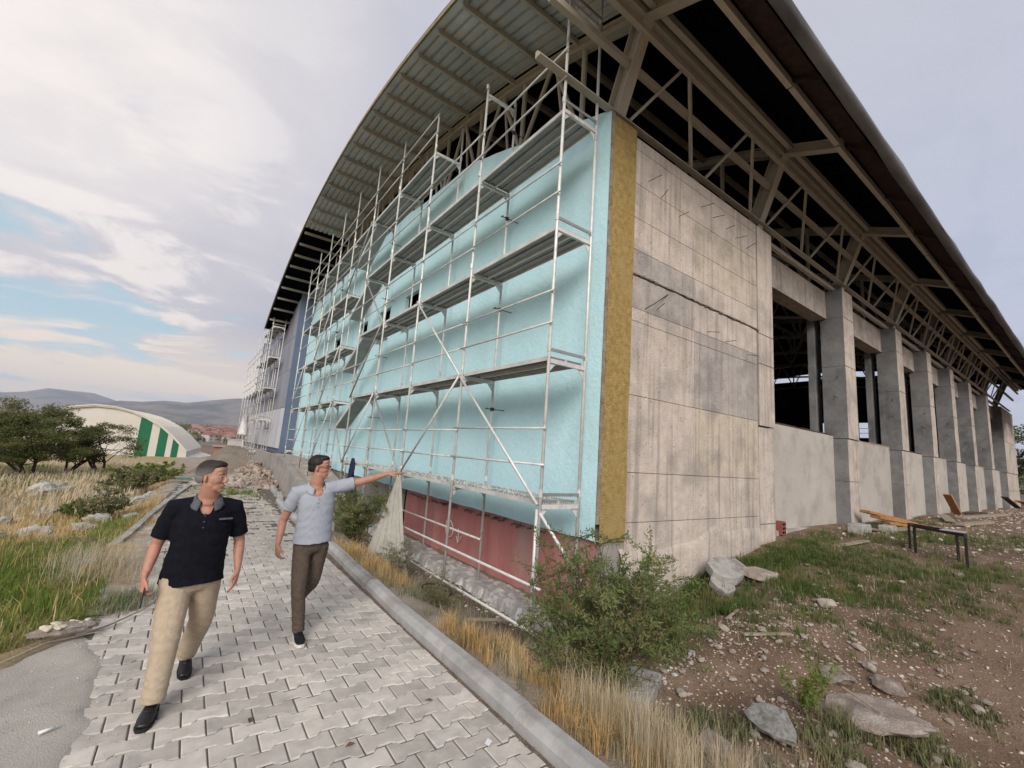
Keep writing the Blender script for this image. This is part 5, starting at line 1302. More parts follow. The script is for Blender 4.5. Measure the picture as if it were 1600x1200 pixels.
def tree(label, x, y, h, sx, sy, seed, name='tree', nl=9000, m=None, clumps=34, low=.28):
    rs = np.random.default_rng(seed); z0 = G(x, y)
    root = empty(name, (x, y, z0), label, 'tree'); tr = MB(); C = []; D = []
    tops_ = []
    for i in range(rs.integers(3, 5)):
        a = rs.uniform(0, 2*pi); p0 = np.array([x+cos(a)*.12, y+sin(a)*.12, z0-.1]); pts = [p0]; d = np.array([cos(a)*.45, sin(a)*.3, 1.])
        for k in range(5): d = d+rs.normal(0, .22, 3)*[1, .6, .3]; d = d/np.linalg.norm(d); pts.append(pts[-1]+d*h*.13)
        tr.tube(pts, [h*.028*(1-.7*k/5) for k in range(6)], 7); tops_ += pts[2:]
    cs = []
    for i in range(clumps):
        a = rs.uniform(0, 2*pi); rr = sqrt(rs.uniform(0, 1)); u_ = rs.uniform(low, .97); env = sqrt(max(.05, 1-((u_-.55)/.55)**2))
        c = np.array([x+cos(a)*rr*sx*env, y+sin(a)*rr*sy*env, z0+h*u_]); r = h*rs.uniform(.07, .14); cs.append((c, r))
        b = tops_[rs.integers(len(tops_))]; md = (b+c)/2+rs.normal(0, h*.03, 3); tr.tube([b, md, c], [h*.009, h*.006, h*.002], 4)
        k = int(nl/clumps*rs.uniform(.6, 1.4)); v = rs.normal(0, 1, (k, 3)); v /= np.linalg.norm(v, axis=1)[:, None]; v *= (rs.uniform(0, 1, (k, 1))**.45)*r*[[1.5, 1.3, .62]]
        C.append(c+v); D.append(v*.8/r+rs.normal(0, .8, (k, 3)))
    C = np.concatenate(C); D = np.concatenate(D); n = len(C)
    tr.build('trunk', m_bark, root, smooth=True); s_ = h*.028; leaves('crown', C, D, rs.uniform(.6, 1.3, n)*s_*1.15, rs.uniform(.6, 1.2, n)*s_*.62, m or m_treel, root); return root
tree('dark spreading tree second from the left edge on the slope', -5.9, 31, 3.0, 1.8, 1.7, 21, nl=16000, clumps=44)
tree('tall dark tree at the left edge of the group on the slope', -8.0, 33, 2.9, 2.0, 1.8, 22, nl=16000, clumps=44)
tree('low dark tree half outside the left edge of the picture', -7.2, 28, 2.1, 1.5, 1.5, 23, nl=14000, clumps=40)
tree('slender small tree in front of the white and green hall', -3.75, 34.5, 2.95, 1.7, 1.3, 24, nl=7000, clumps=30, low=.38)
tree('dark bushy tree between the other dark trees and the small slender one', -5.3, 35, 2.6, 1.4, 1.5, 25, nl=12000, clumps=40)
tree('pale leafed tree behind the dark trees near the green hall stripe', -8.2, 40, 4.2, 2.2, 2, 26, nl=9000, m=m_olv)
tree('green tree on the far right beyond the end of the columns', 64, 6, 7.5, 3.5, 3.5, 27, nl=9000, m=m_grn, low=.1)
# ------------------------------------------------------------------ stones and rubble
import bmesh
m_stone = mat('rubble_stone', (.62, .53, .46), (.46, .39, .33), rough=.95, scale=5, detail=8, bump=.9, bscale=24, bdist=.02, c3=(.54, .50, .45), s3=3, t3=(.5, .62), rnd=.14)
m_slab = mat('broken_concrete', (.40, .335, .29), (.29, .24, .205), rough=.95, scale=3.5, detail=10, bump=1., bscale=22, bdist=.03, c3=(.47, .43, .39), s3=3, t3=(.5, .64))
m_gslab = mat('grey_mortar_lump', (.47, .46, .43), (.33, .325, .31), rough=.95, scale=6, detail=10, bump=1., bscale=26, bdist=.03, c3=(.25, .24, .22), s3=4, t3=(.5, .62))
m_lime = mat('white_limestone', (.55, .54, .51), (.40, .39, .36), rough=.95, scale=3, detail=9, bump=1., bscale=9, bdist=.05, c3=(.28, .27, .23), s3=1.5, t3=(.5, .65))
def rock_mesh(seed, sub=2, sq=(1, 1, .6), rough=.35, facet=5):
    bm = bmesh.new(); bmesh.ops.create_icosphere(bm, subdivisions=sub, radius=1)
    rs = np.random.default_rng(seed); planes = [(Vector(rs.normal(0, 1, 3)).normalized(), rs.uniform(.55, .85)) for _ in range(facet+4)]
    for v in bm.verts:
        p = v.co.copy()
        for n, d in planes:
            t = p.dot(n)
            if t > d: p -= n*(t-d)
        p *= 1+rough*.5*mnoise.noise(v.co*1.8+Vector((seed*3.1, 0, 0)))+rough*.22*mnoise.noise(v.co*5+Vector((seed, 2, 1)))
        v.co = Vector((p.x*sq[0], p.y*sq[1], p.z*sq[2]))
    me = bpy.data.meshes.new('rock'); bm.to_mesh(me); bm.free(); me.polygons.foreach_set('use_smooth', [False]*len(me.polygons)); return me
RM = [rock_mesh(s, 2) for s in range(8)]; RL = [rock_mesh(s+20, 1) for s in range(6)]
for k, me in enumerate(RM): me.materials.append(m_stone)
def rock_at(name, x, y, size, me, label, cat='rock', group=None, m=None, rz=None, sink=.25, sc=(1, 1, 1), tilt=0):
    if m is not None and (not me.materials or me.materials[0] != m):
        me = me.copy(); me.materials.clear(); me.materials.append(m)
    o = bpy.data.objects.new(name, me); COL.objects.link(o); s_ = size/2
    o.scale = (s_*sc[0], s_*sc[1], s_*sc[2]); o.rotation_euler = (tilt, random.uniform(-.15, .15), rz if rz is not None else random.uniform(0, 6.28)); o.location = (x, y, G(x, y)+s_*.6*sc[2]*(1-2*sink)+.01)
    return tag(o, label, cat, group)
big = rock_mesh(90, 3, (1, .8, .5), .45, 7); big2 = rock_mesh(95, 3, (1, .75, .35), .4, 8); big3 = rock_mesh(97, 3, (1, .9, .45), .5, 6)
rock_at('concrete_slab', 5.30, 1.46, .86, big2, 'large broken pinkish concrete slab in the right foreground', 'rubble', m=m_slab, rz=1.9, sink=.3, sc=(1, 1.15, .75))
rock_at('concrete_lump', 4.22, 1.87, .42, big, 'round grey mortar lump left of the large broken slab', 'rubble', m=m_gslab, rz=1.2, sink=.15)
rock_at('concrete_lump', 5.70, 1.87, .36, big3, 'brown mortar lump above the large broken slab', 'rubble', m=m_slab, rz=.2)
rock_at('concrete_lump', 6.12, 1.56, .38, rock_mesh(99, 2, (1, .7, .5)), 'flat brown lump right of the large broken slab', 'rubble', m=m_slab, rz=2.2)
rock_at('concrete_lump', 7.6, 2.62, .27, rock_mesh(101, 2), 'pale stone lump in the middle of the red earth', 'rubble', m=m_stone)
rock_at('concrete_lump', 3.62, 2.0, .30, rock_mesh(103, 3, (1, .9, .7)), 'pinkish mortar lump half buried in the tall straw', 'rubble', m=m_slab)
def slab(label, x, y, w_, d_, t_, rx, ry, rz, m, dz_=0):
    x += .35; y += .10; w_ *= 1.1; d_ *= 1.1
    bm = bmesh.new(); n = 9; rs = np.random.default_rng(int(x*100)); pts = []
    for k in range(n):
        a = 2*pi*k/n; r_ = 1+rs.uniform(-.18, .15); pts.append((cos(a)*w_/2*r_*1.1, sin(a)*d_/2*r_*1.1))
    mb = MB(); vs = [(a, b, -t_/2) for a, b in pts]+[(a*.99, b*.99, t_/2) for a, b in pts]
    mb.add(vs, [tuple(range(n-1, -1, -1)), tuple(range(n, 2*n))]+[(i, (i+1) % n, n+(i+1) % n, n+i) for i in range(n)])
    o = mb.build('concrete_slab', m); o.location = (x, y, G(x, y)+dz_); o.rotation_euler = (rx, ry, rz); tag(o, label, 'rubble'); bm.free(); return o
slab('broken flat slab leaning at the foot of the concrete wall', 7.25, 3.95, .78, .50, .12, .28, -.12, .2, m_gslab, .20)
slab('second broken slab lying beside the leaning one at the wall foot', 7.75, 3.62, .60, .34, .10, .18, .10, -.3, m_slab, .09)
slab('thin grey slab under the broken slabs at the wall foot', 6.85, 3.80, .42, .30, .10, .1, -.35, .9, m_gslab, .12)
# limestone outcrops on the left bank
for (x, y, s_, lb) in [(-.95, 16.4, .9, 'largest white limestone outcrop beside the left kerb'), (-1.30, 13.2, .55, 'white limestone outcrop in front of the largest one'), (-2.4, 15.0, .5, 'white rock among the green bushes on the left bank'),
                       (-2.9, 14.0, .45, 'pale rock furthest left on the bank'), (-2.0, 12.0, .6, 'long white rock shelf in the dry grass'), (-2.5, 11.6, .45, 'flat white rock at the left end of the rock shelf'), (-1.45, 12.2, .45, 'white rock at the right end of the rock shelf'),
                       (-.7, 18.0, .45, 'small white rock near the far left kerb'), (-1.9, 19.0, .7, 'grey white rock shelf further up the bank'), (-3.4, 20.5, 1.1, 'flat pale rock in the far dry grass'), (-.75, 13.3, .4, 'white stone leaning on the left kerb')]:
    rock_at('limestone_rock', x, y, s_, rock_mesh(int(abs(x*100)), 3, (1, .6, .55), 1.0), lb, 'rock', m=m_lime, rz=random.uniform(-.6, .6), sink=.42)
o = rock_at('masonry_slab', -.62, 5.62, .50, rock_mesh(123, 3, (1, .42, .22), .5, 6), 'flat lump of pale mortar and stones at the edge of the asphalt', 'rubble', m=m_slab, rz=.18, sink=.12)
m_cs = mat('cream_stone', (.60, .54, .42), (.48, .43, .33), rough=.9, scale=8)
for i in range(15):
    me_ = RM[i % 8].copy(); me_.materials.clear(); me_.materials.append(m_cs); c_ = bpy.data.objects.new('pale_stone', me_); COL.objects.link(c_); c_.parent = o
    q_ = random.uniform(.10, .2); c_.scale = (q_, q_*.8, q_*.9); c_.location = (random.uniform(-.62, .62), random.uniform(-.28, .28), .12); c_.rotation_euler = (0, 0, i*1.7)
# countable stones: the larger single stones on the red earth
spots = []
rs = np.random.default_rng(5)
while len(spots) < 280:
    x = rs.uniform(3.2, 10.5); y = rs.uniform(.9, 4.2)
    if y > 4.3 or (x > 4.9 and y > 4.3): continue
    wgt = np.exp(-((x-5.6)/2.0)**2-((y-2.2)/1.1)**2)+.14
    if rs.random() > wgt: continue
    spots.append((x, y, rs.uniform(.03, .105)*(1.7 if rs.random() < .14 else 1)))
for (x, y, s_) in spots:
    rock_at('stone', x, y, s_, RM[rs.integers(8)], 'loose stone lying on the red earth in front of the concrete wall', 'stone', 'loose stones on the red earth', sc=(1, rs.uniform(.6, 1), rs.uniform(.6, 1.1)))
def stones_stuff(name, label, n, x0, x1, y0, y1, smin, smax, m, dens, cat='gravel', zfun=None):
    V = []; F = []; o = 0; arr = []
    for me in RL:
        co = np.array([v.co[:] for v in me.vertices]); fc = np.array([p.vertices[:] for p in me.polygons]); arr.append((co, fc))
    P_ = scatter(n, x0, x1, y0, y1, dens)
    zz_ = gz(P_[:, 0], P_[:, 1]) if zfun is None else zfun(P_[:, 0], P_[:, 1])
    for (x, y), z in zip(P_, zz_):
        co, fc = arr[rng.integers(len(arr))]; s_ = smin*(smax/smin)**(rng.random()**2.2)/2; a = rng.uniform(0, 6.28); c_, q_ = cos(a), sin(a)
        sc_ = np.array([1, rng.uniform(.5, 1), rng.uniform(.5, 1.2)])*s_; v = co*sc_; v = np.stack([v[:, 0]*c_-v[:, 1]*q_, v[:, 0]*q_+v[:, 1]*c_, v[:, 2]], 1)+[x, y, z+s_*.15]
        V.append(v); F.append(fc+o); o += len(v)
    ob = meshobj(name, np.concatenate(V), np.concatenate(F), m); return tag(ob, label, cat, kind='stuff')
m_peb = mat('pebbles', (.60, .51, .44), (.38, .31, .26), rough=.95, scale=14, detail=3, c3=(.60, .57, .53), s3=9, t3=(.55, .6))
m_clod = mat('earth_clods', (.27, .175, .12), (.18, .11, .075), rough=1, scale=9, bump=.6, bscale=60)
m_peb2 = mat('white_rubble', (.56, .55, .52), (.40, .385, .36), rough=.95, scale=10, detail=3)
stones_stuff('pebbles', 'small pale stones strewn over the red earth', 30000, 2.9, 14, .3, 4.45, .006, .05, m_peb, lambda X, Y: np.clip(np.exp(-((X-5.6)/2.4)**2-((Y-2.2)/1.3)**2)*1.3+.10, 0, 1))
stones_stuff('earth_clods', 'lumps of red earth', 24000, 2.9, 14, .3, 4.45, .008, .055, m_clod, lambda X, Y: np.clip(np.exp(-((X-5.6)/2.6)**2-((Y-2.1)/1.3)**2)*1.2+.06, 0, 1))
stones_stuff('pebbles', 'scattered stone chips on the far bare ground beside the columns', 3500, 12, 45, .2, 4.5, .03, .16, m_peb, lambda X, Y: .7+0*X)
stones_stuff('white_rubble', 'white mortar rubble along the foot of the red plinth', 5200, 3.7, 4.95, 2.9, 12, .012, .09, m_peb2, lambda X, Y: np.clip((X-3.7)/1.0, .15, 1))
stones_stuff('gravel', 'grit on the asphalt apron', 2600, -3, .0, 2.8, 6.4, .005, .022, m_peb, lambda X, Y: .8+0*X, zfun=lambda X, Y: X*0+.012)
stones_stuff('path_litter', 'stone chips and litter covering the far end of the path', 2600, -.4, 2.3, 8, 21, .012, .10, m_peb, lambda X, Y: np.clip((Y-8)/6, .05, 1)*(X > xl(Y)), zfun=lambda X, Y: X*0+.0)
stones_stuff('gutter_grit', 'brown grit in the gutter between paving and kerb', 3200, 2.11, 2.20, .6, 9, .006, .022, m_clod, lambda X, Y: 1+0*X, zfun=lambda X, Y: X*0-.006)
# debris heap beside the retaining wall
def heap(name, label, cx_, cy_, rx, ry, h, n, smin, smax, m, cat, zb=0.):
    V = []; F = []; o = 0; arr = [(np.array([v.co[:] for v in me.vertices]), np.array([p.vertices[:] for p in me.polygons])) for me in RL]
    for i in range(n):
        a = rng.uniform(0, 6.28); r_ = sqrt(rng.random()); x = cx_+cos(a)*r_*rx; y = cy_+sin(a)*r_*ry; z = zb+h*(1-r_**1.3)*rng.uniform(.75, 1)
        co, fc = arr[rng.integers(6)]; s_ = rng.uniform(smin, smax)/2; M_ = np.array(Matrix.Rotation(rng.uniform(0, 6), 3, Vector(rng.normal(0, 1, 3)).normalized())); v = (co*[1.3, .8, .6]*s_) @ M_.T+[x, y, z]
        V.append(v); F.append(fc+o); o += len(v)
    return tag(meshobj(name, np.concatenate(V), np.concatenate(F), m), label, cat, kind='stuff')
m_brk = mat('brick_rubble', (.30, .20, .155), (.20, .145, .115), rough=.95, scale=2.5, detail=2, c3=(.38, .34, .30), s3=3.2, t3=(.48, .54))
heap('debris_heap', 'heap of broken brick and mortar against the far retaining wall', 2.6, 22.5, .62, 4.5, .62, 800, .10, .45, m_brk, 'rubble')
heap('debris_heap', 'pale rubble spilled around the far end of the path', 1.7, 20.5, 1.4, 2.6, .22, 500, .08, .35, m_slab, 'rubble')

# ------------------------------------------------------------------ walls and mounds at the far end
rw = empty('retaining_wall', (3.0, 17, 0), 'grey concrete retaining wall with sloping top beyond the pointing man', 'wall')
def quadbox(mb, prof, y0f, X0, X1):
    n = len(prof); vs = [(X0, y, z) for y, z in prof]+[(X1, y, z) for y, z in prof]
    mb.add(vs, [tuple(range(n)), tuple(range(2*n-1, n-1, -1))]+[(i, n+i, n+(i+1) % n, (i+1) % n) for i in range(n)])
w = MB(); quadbox(w, [(27.2, -.6), (27.2, 1.14), (19.1, 1.12), (16.3, .68), (11.5, .10), (11.5, -.6)], 0, 2.98, 3.20); w.build('wall_stem', m_conc_d, rw)
w = MB(); quadbox(w, [(27.2, -.6), (27.2, .98), (19.1, .96), (16.3, .46), (15.5, -.1), (15.5, -.6)], 0, 3.203, 4.6); w.build('backfill', m_slab, rw)
w = MB(); 
for (y, x) in ((18.2, 3.5), (17.1, 3.6), (21, 3.4)): w.tube([(x, y, .5), (x, y, 1.15)], .012, 5)
w.build('rebar_stub', m_rebar, rw)
# stairs of stacked concrete
stp = empty('concrete_steps', (2.6, 25, 0), 'rough stepped concrete blocks climbing behind the rubble heap', 'steps')
for i in range(6):
    w = MB(); w.box((1.75+.28*i, 22.0+1.35*i, -.9), (2.75+.28*i, 23.3+1.35*i, -.35+.21*i)); w.build('step', m_conc_d, stp)
# earth mound
V = []; F = []; xs_ = np.linspace(-.3, 4.4, 36); ys_ = np.linspace(31, 44, 40)
for x in xs_:
    for y in ys_:
        t = sstep(0, 2.8, x+.25+.12*fbm(x, y, .5, 2)); e = sstep(31, 34.5, y)*(1-sstep(40, 44, y)); V.append((x, y, -1.35+2.25*float(t)*float(e)+.10*float(fbm(x, y, 1.2, 4))))
for i in range(35):
    for k in range(39): F.append((i*40+k, (i+1)*40+k, (i+1)*40+k+1, i*40+k+1))
mo = meshobj('earth_mound', V, F, mat('grey_earth', (.25, .215, .175), (.18, .155, .125), rough=1, scale=2, bump=1., bscale=8, bdist=.08), smooth=True); tag(mo, 'grey brown earth mound below the clad bay', 'mound')
w = MB(); quadbox(w, [(28.2, -.4), (28.2, .35), (24, .10), (24, -.4)], 0, 3.3, 3.5)
# planks and debris on the far path
m_wood = mat('weathered_plank', (.36, .30, .23), (.25, .205, .155), rough=.9, scale=4, detail=8, stretch=(1, 8, 8), bump=.4, bscale=30)
m_owood = mat('orange_plank', (.42, .21, .085), (.30, .14, .055), rough=.85, scale=4, detail=8, stretch=(1, 6, 6), bump=.4, bscale=30, c3=(.22, .14, .09), s3=3, t3=(.52, .68))
def plank(label, p, q, w_, t_, m, group=None, lift=0.):
    mb = MB(); p = Vector(p); q = Vector(q); mb.beam(p, q, w_, t_); o = mb.build('plank', m); bv = o.modifiers.new('b', 'BEVEL'); bv.width = .004
    return tag(o, label, 'plank', group)
def gp(x, y, dz_=.03): return (x, y, G(x, y)+dz_)
for i, (a, b, c, d, lb) in enumerate([(.3, 18.7, 1.9, 19.6, 'grey plank lying slanted across the far end of the path'), (.1, 20.0, 1.7, 20.3, 'thin plank behind the slanted grey plank'), (.6, 17.9, 1.6, 18.1, 'short pale plank nearest on the far path'), (-.2, 21.3, 1.2, 21.0, 'long plank at the foot of the green netting')]):
    plank(lb, (a, b, .05+.02*i), (c, d, .06+.02*i), .12, .04, m_wood)
plank('narrow pale plank lying on the red earth', gp(5.54, 2.76, .04), gp(6.07, 2.48, .05), .055, .022, m_wood)
plank('short splinter of wood above the narrow pale plank', gp(6.1, 3.25, .03), gp(6.45, 3.28, .05), .035, .02, m_wood)
plank('thin lath lying on the large broken slab', gp(5.25, 1.70, .20), gp(5.15, 1.38, .22), .022, .014, m_wood)
plank('pale timber lying on bare ground near the table', gp(20.5, 3.2, .05), gp(24.5, 3.0, .05), .22, .08, m_wood)
plank('pale timber lying further right on the bare ground', gp(17.5, 1.35, .05), gp(22.5, 1.1, .05), .16, .07, m_wood)
plank('grey timber under the far columns', gp(25, 3.9, .05), gp(33, 3.5, .05), .25, .08, m_wood)
plank('grey board lying in front of the orange formwork boards', gp(14.2, 3.75, .05), gp(17.2, 3.35, .06), .32, .04, m_wood)
plank('grey board near the wall foot by the grass tuft', gp(10.9, 3.55, .04), gp(12.3, 3.4, .05), .12, .03, m_wood)
plank('leaning grey board behind the table', (24.0, 4.2, .75), (21.6, 3.6, .68), .28, .04, m_wood)
for i, (x0, y0, z0, x1, y1, z1, w_, lb) in enumerate([(15.5, 4.3, 1.02, 17.6, 3.75, .72, .26, 'orange formwork board on top of the stack by the second column'), (15.6, 4.1, .90, 17.8, 3.55, .66, .26, 'orange formwork board in the middle of the stack by the second column'), (15.9, 3.95, .76, 17.6, 3.4, .62, .24, 'lowest orange formwork board of the stack by the second column')]):
    plank(lb, (x0, y0, z0), (x1, y1, z1), w_, .07, m_owood)
plank('upright orange board leaning on the fourth column', (26.5, 4.45, 1.50), (27.0, 4.25, .70), .30, .06, m_owood)
plank('dark board fallen beside the upright orange board', (27.8, 4.25, .72), (30.2, 3.9, .74), .3, .06, m_rebar)
plank('rusty orange board at the far corner of the columns', (47.5, 4.3, 1.15), (50.5, 3.9, .75), .5, .08, m_owood)
plank('dark slanted board by the last but one column', (42.0, 4.45, 1.4), (44.0, 4.1, .75), .3, .06, m_rebar)
# table frame of dark tube
tb_ = empty('table', (12.3, 2.4, .4), 'dark steel table frame without a top standing on bare ground', 'table')
m_dk = mat('dark_painted_steel', (.028, .022, .022), (.018, .015, .015), rough=.6, scale=8)
def rayp(px, py, D_):
    v = (R2*((px-800))-U2*((py-600))+fw*683.82); h_ = sqrt(v.x**2+v.y**2); v = v/h_; return Vector((v.x*D_, v.y*D_, CAMZ+v.z*D_))
ta, tb2 = Vector((12.35, 2.62, 0)), Vector((11.65, 1.78, 0)); sdv = Vector((.42, .05, 0))
tz = 1.05; gzt = .38
tA, tB = Vector((11.92, 2.52, tz)), Vector((11.36, 1.72, tz)); sdv = Vector((.46, .18, 0))
w = MB(); w.beam(tA, tB, .045, .05); w.beam(tA+sdv, tB+sdv, .045, .05); w.beam(tA, tA+sdv, .045, .045); w.beam(tB, tB+sdv, .045, .045); w.build('frame', m_dk, tb_)
w = MB(); w.beam(tA.lerp(tB, .55)+Vector((.08, 0, .03)), tA.lerp(tB, .95)+Vector((.30, 0, .03)), .32, .012); w.build('board', mat('pale_sheet_board', (.42, .42, .42), (.34, .34, .34), rough=.6), tb_)
for p in (tA, tB, tA+sdv, tB+sdv):
    w = MB(); w.beam((p.x, p.y, tz-.03), (p.x, p.y, G(p.x, p.y)-.02), .04, .04); w.build('leg', m_dk, tb_)
# hollow brick on end by the pilaster
hb = MB(); hb.box((11.35, 4.72, G(11.4, 4.4)+.02), (11.55, 4.90, G(11.4, 4.4)+.32)); hbk = hb.build('hollow_brick', mat('clay_brick', (.30, .10, .07), (.22, .07, .05), rough=.9, scale=9)); tag(hbk, 'red hollow clay brick standing on end at the foot of the low wall', 'brick')
w = MB(); z0 = G(11.4, 4.4)+.05
for r_ in range(3):
    for c_ in range(2): w.box((11.375+c_*.09, 4.715, z0+r_*.09), (11.375+c_*.09+.06, 4.722, z0+r_*.09+.055))
w.build('brick_holes', m_dark, hbk)
# block kerb by the far wall foot
for i, (x, y, s_, lb) in enumerate([(13.6, 3.9, .32, 'pale concrete block lying at the foot of the first low wall'), (14.6, 3.6, .26, 'smaller concrete block beside the pale one')]):
    w = MB(); z0 = G(x, y)-.02; w.box((x-s_, y-s_*.5, z0), (x+s_, y+s_*.5, z0+s_*.7)); o = w.build('concrete_block', m_gslab); tag(o, lb, 'block'); bv = o.modifiers.new('b', 'BEVEL'); bv.width = .02
# near footing beam in the trench
w = MB(); w.beam((3.05, 2.55, -.36), (4.15, 3.05, -.30), .30, .26); o = w.build('footing_beam', m_gslab); tag(o, 'low concrete footing beam under the large shrub', 'footing'); bv = o.modifiers.new('b', 'BEVEL'); bv.width = .012
# dark hose coil and timber on the trench floor
w = MB(); w.tube([(3.55+.22*cos(t), 6.6+.30*sin(t), G(3.55, 6.6)+.05+.01*t) for t in np.linspace(0, 11, 40)], .018, 6); tag(w.build('hose', m_dk, smooth=True), 'black hose coiled on the ground below the scaffold deck', 'hose')
plank('grey lath on the ground below the scaffolding', gp(3.35, 5.3, .04), gp(4.25, 5.45, .05), .06, .03, m_wood)
# ------------------------------------------------------------------ hanging net, coat, bags, litter
m_net = mat('net_fabric', (.47, .455, .40), (.38, .37, .325), rough=1, scale=9)
nt_ = m_net.node_tree; b_ = nt_.nodes['Principled BSDF']; tn_ = nt_.nodes.new('ShaderNodeBsdfTransparent'); mx_ = nt_.nodes.new('ShaderNodeMixShader'); mx_.inputs[0].default_value = .74
nt_.links.new(tn_.outputs[0], mx_.inputs[1]); nt_.links.new(b_.outputs[0], mx_.inputs[2]); nt_.links.new(mx_.outputs[0], nt_.nodes['Material Output'].inputs[0])
V = []; F = []; nu, nv = 34, 26
for j in range(nv+1):
    t = j/nv
    cxn = 3.86-.36*t**1.2; cyn = 9.42-.75*t**1.3; wd = .05+.12*t+.60*t**1.6; z = 1.34-1.92*t
    for i in range(nu+1):
        s_ = i/nu*2-1
        V.append((cxn-.28*t*s_*.5+.055*sin(s_*17+2*t)*(.25+t), cyn+wd*s_*1.25+.03*sin(s_*9+t*6), z+.02*sin(s_*7)-.10*abs(s_)*t*(s_ < 0)))
for j in range(nv):
    for i in range(nu): a = j*(nu+1)+i; F.append((a, a+1, a+nu+2, a+nu+1))
o = meshobj('net', V, F, m_net, smooth=True); tag(o, 'grey mesh netting hanging from the lowest scaffold deck to the ground', 'net'); 
def drape(name, label, cat, c, w_, h_, m, seed, d_=.06):
    V = []; F = []; nu, nv = 14, 16; rs = np.random.default_rng(seed); ph = rs.uniform(0, 6)
    for j in range(nv+1):
        t = j/nv
        for i in range(nu+1):
            s_ = i/nu*2-1; ww = w_*(.25+.75*sin(min(1, t*1.3)*pi*.5))*(1-.25*t*t); V.append((c[0]+d_*sin(s_*6+ph+t*3)*(.5+t), c[1]+ww*s_/2, c[2]-h_*t+.03*sin(s_*5+ph)*t))
    for j in range(nv):
        for i in range(nu): a = j*(nu+1)+i; F.append((a, a+1, a+nu+2, a+nu+1))
    o = meshobj(name, V, F, m, smooth=True); sd_ = o.modifiers.new('s', 'SOLIDIFY'); sd_.thickness = .008; return tag(o, label, cat)
drape('jacket', 'dark navy jacket hanging from the scaffolding behind the pointing man', 'jacket', (3.86, 12.9, 1.45), .34, .62, mat('navy_cloth', (.02, .025, .06), (.012, .015, .035), rough=.9), 3)
drape('bag', 'dark bag hanging low on the scaffold pole behind the green shrub', 'bag', (3.80, 12.3, .75), .45, .62, m_dk, 4)
drape('plastic_sheet', 'white plastic sheet caught on the sloping retaining wall', 'plastic sheet', (2.85, 12.6, .72), .6, .65, mat('white_plastic', (.66, .66, .66), (.54, .54, .54), rough=.4), 6, .10)
drape('plastic_sack', 'white sack hung on the distant scaffolding', 'sack', (3.1, 37.5, 3.3), 1.3, 1.5, MATS['white_plastic'], 7, .2)
# green netting on the ground at the far end
V = []; F = []
for i in range(24):
    for k in range(10): x = -.1+i*.13; y = 20.8+k*.16; V.append((x, y, .04+.14*float(fbm(x, y, 1.6, 3)+.5)*float(np.sin(pi*k/9))))
for i in range(23):
    for k in range(9): F.append((i*10+k, (i+1)*10+k, (i+1)*10+k+1, i*10+k+1))
tag(meshobj('green_netting', V, F, mat('green_net', (.10, .20, .17), (.07, .13, .11), rough=.9, scale=6), smooth=True), 'crumpled green netting on the ground beyond the men', 'netting')
m_pap = mat('white_paper', (.70, .72, .72), rough=.8)
def paper(label, x, y, s_, rz, cat='litter'):
    w = MB(); w.add([(-s_, -s_*.7, .0), (s_, -s_*.6, .002), (s_*.9, s_*.7, .012), (-s_*.95, s_*.6, .004), (-s_, -s_*.7, .003), (s_, -s_*.6, .005), (s_*.9, s_*.7, .015), (-s_*.95, s_*.6, .007)], [(3, 2, 1, 0), (4, 5, 6, 7), (0, 1, 5, 4), (1, 2, 6, 5), (2, 3, 7, 6), (3, 0, 4, 7)])
    o = w.build('paper_scrap', m_pap); o.location = (x, y, .008); o.rotation_euler = (0, 0, rz); tag(o, label, cat)
paper('white paper scrap on the paving near the kerb', 1.905, 2.63, .026, .5)
w = MB(); w.tube([(-.47, 4.02, .032), (-.40, 4.05, .034)], [.010, .008], 9); w.tube([(-.405, 4.048, .034), (-.392, 4.053, .034)], .006, 8); tag(w.build('bottle_scrap', m_pap, smooth=True), 'crushed white plastic piece on the asphalt apron', 'litter')
for i, (x, y, lb) in enumerate([(1.12, 3.05, 'reddish dry leaf on the paving blocks in the middle foreground'), (.62, 3.62, 'brown dry leaf lying between the paving blocks'), (1.78, 3.27, 'dark leaf in a joint near the kerb')]):
    w = MB(); w.add([(-.03, 0, .004), (0, -.016, .012), (.034, 0, .006), (0, .016, .016)], [(0, 1, 2), (0, 2, 3)]); o = w.build('dry_leaf', mat('leaf_litter', (.20, .10, .06), (.10, .06, .04), rough=.9)); o.location = (x, y, .004); o.rotation_euler = (0, 0, i*1.3); so = o.modifiers.new('s', 'SOLIDIFY'); so.thickness = .002; tag(o, lb, 'leaf')
w = MB(); w.tube([(-.93, 5.18, .045), (-.72, 5.52, .04), (-.50, 5.62, .035), (-.34, 5.80, .035), (-.12, 6.12, .04), (-.02, 6.34, .05)], [.006, .009, .008, .008, .006, .004], 6); w.tube([(-.5, 5.62, .035), (-.42, 5.60, .05), (-.36, 5.52, .05)], .004, 5); tag(w.build('fallen_branch', m_wood, smooth=True), 'long thin dry branch lying along the edge of the asphalt', 'branch')
plank('thin dark stick lying across the grassy left bank', gp(-1.3, 10.1, .16), gp(-.95, 9.6, .12), .03, .03, m_twig)
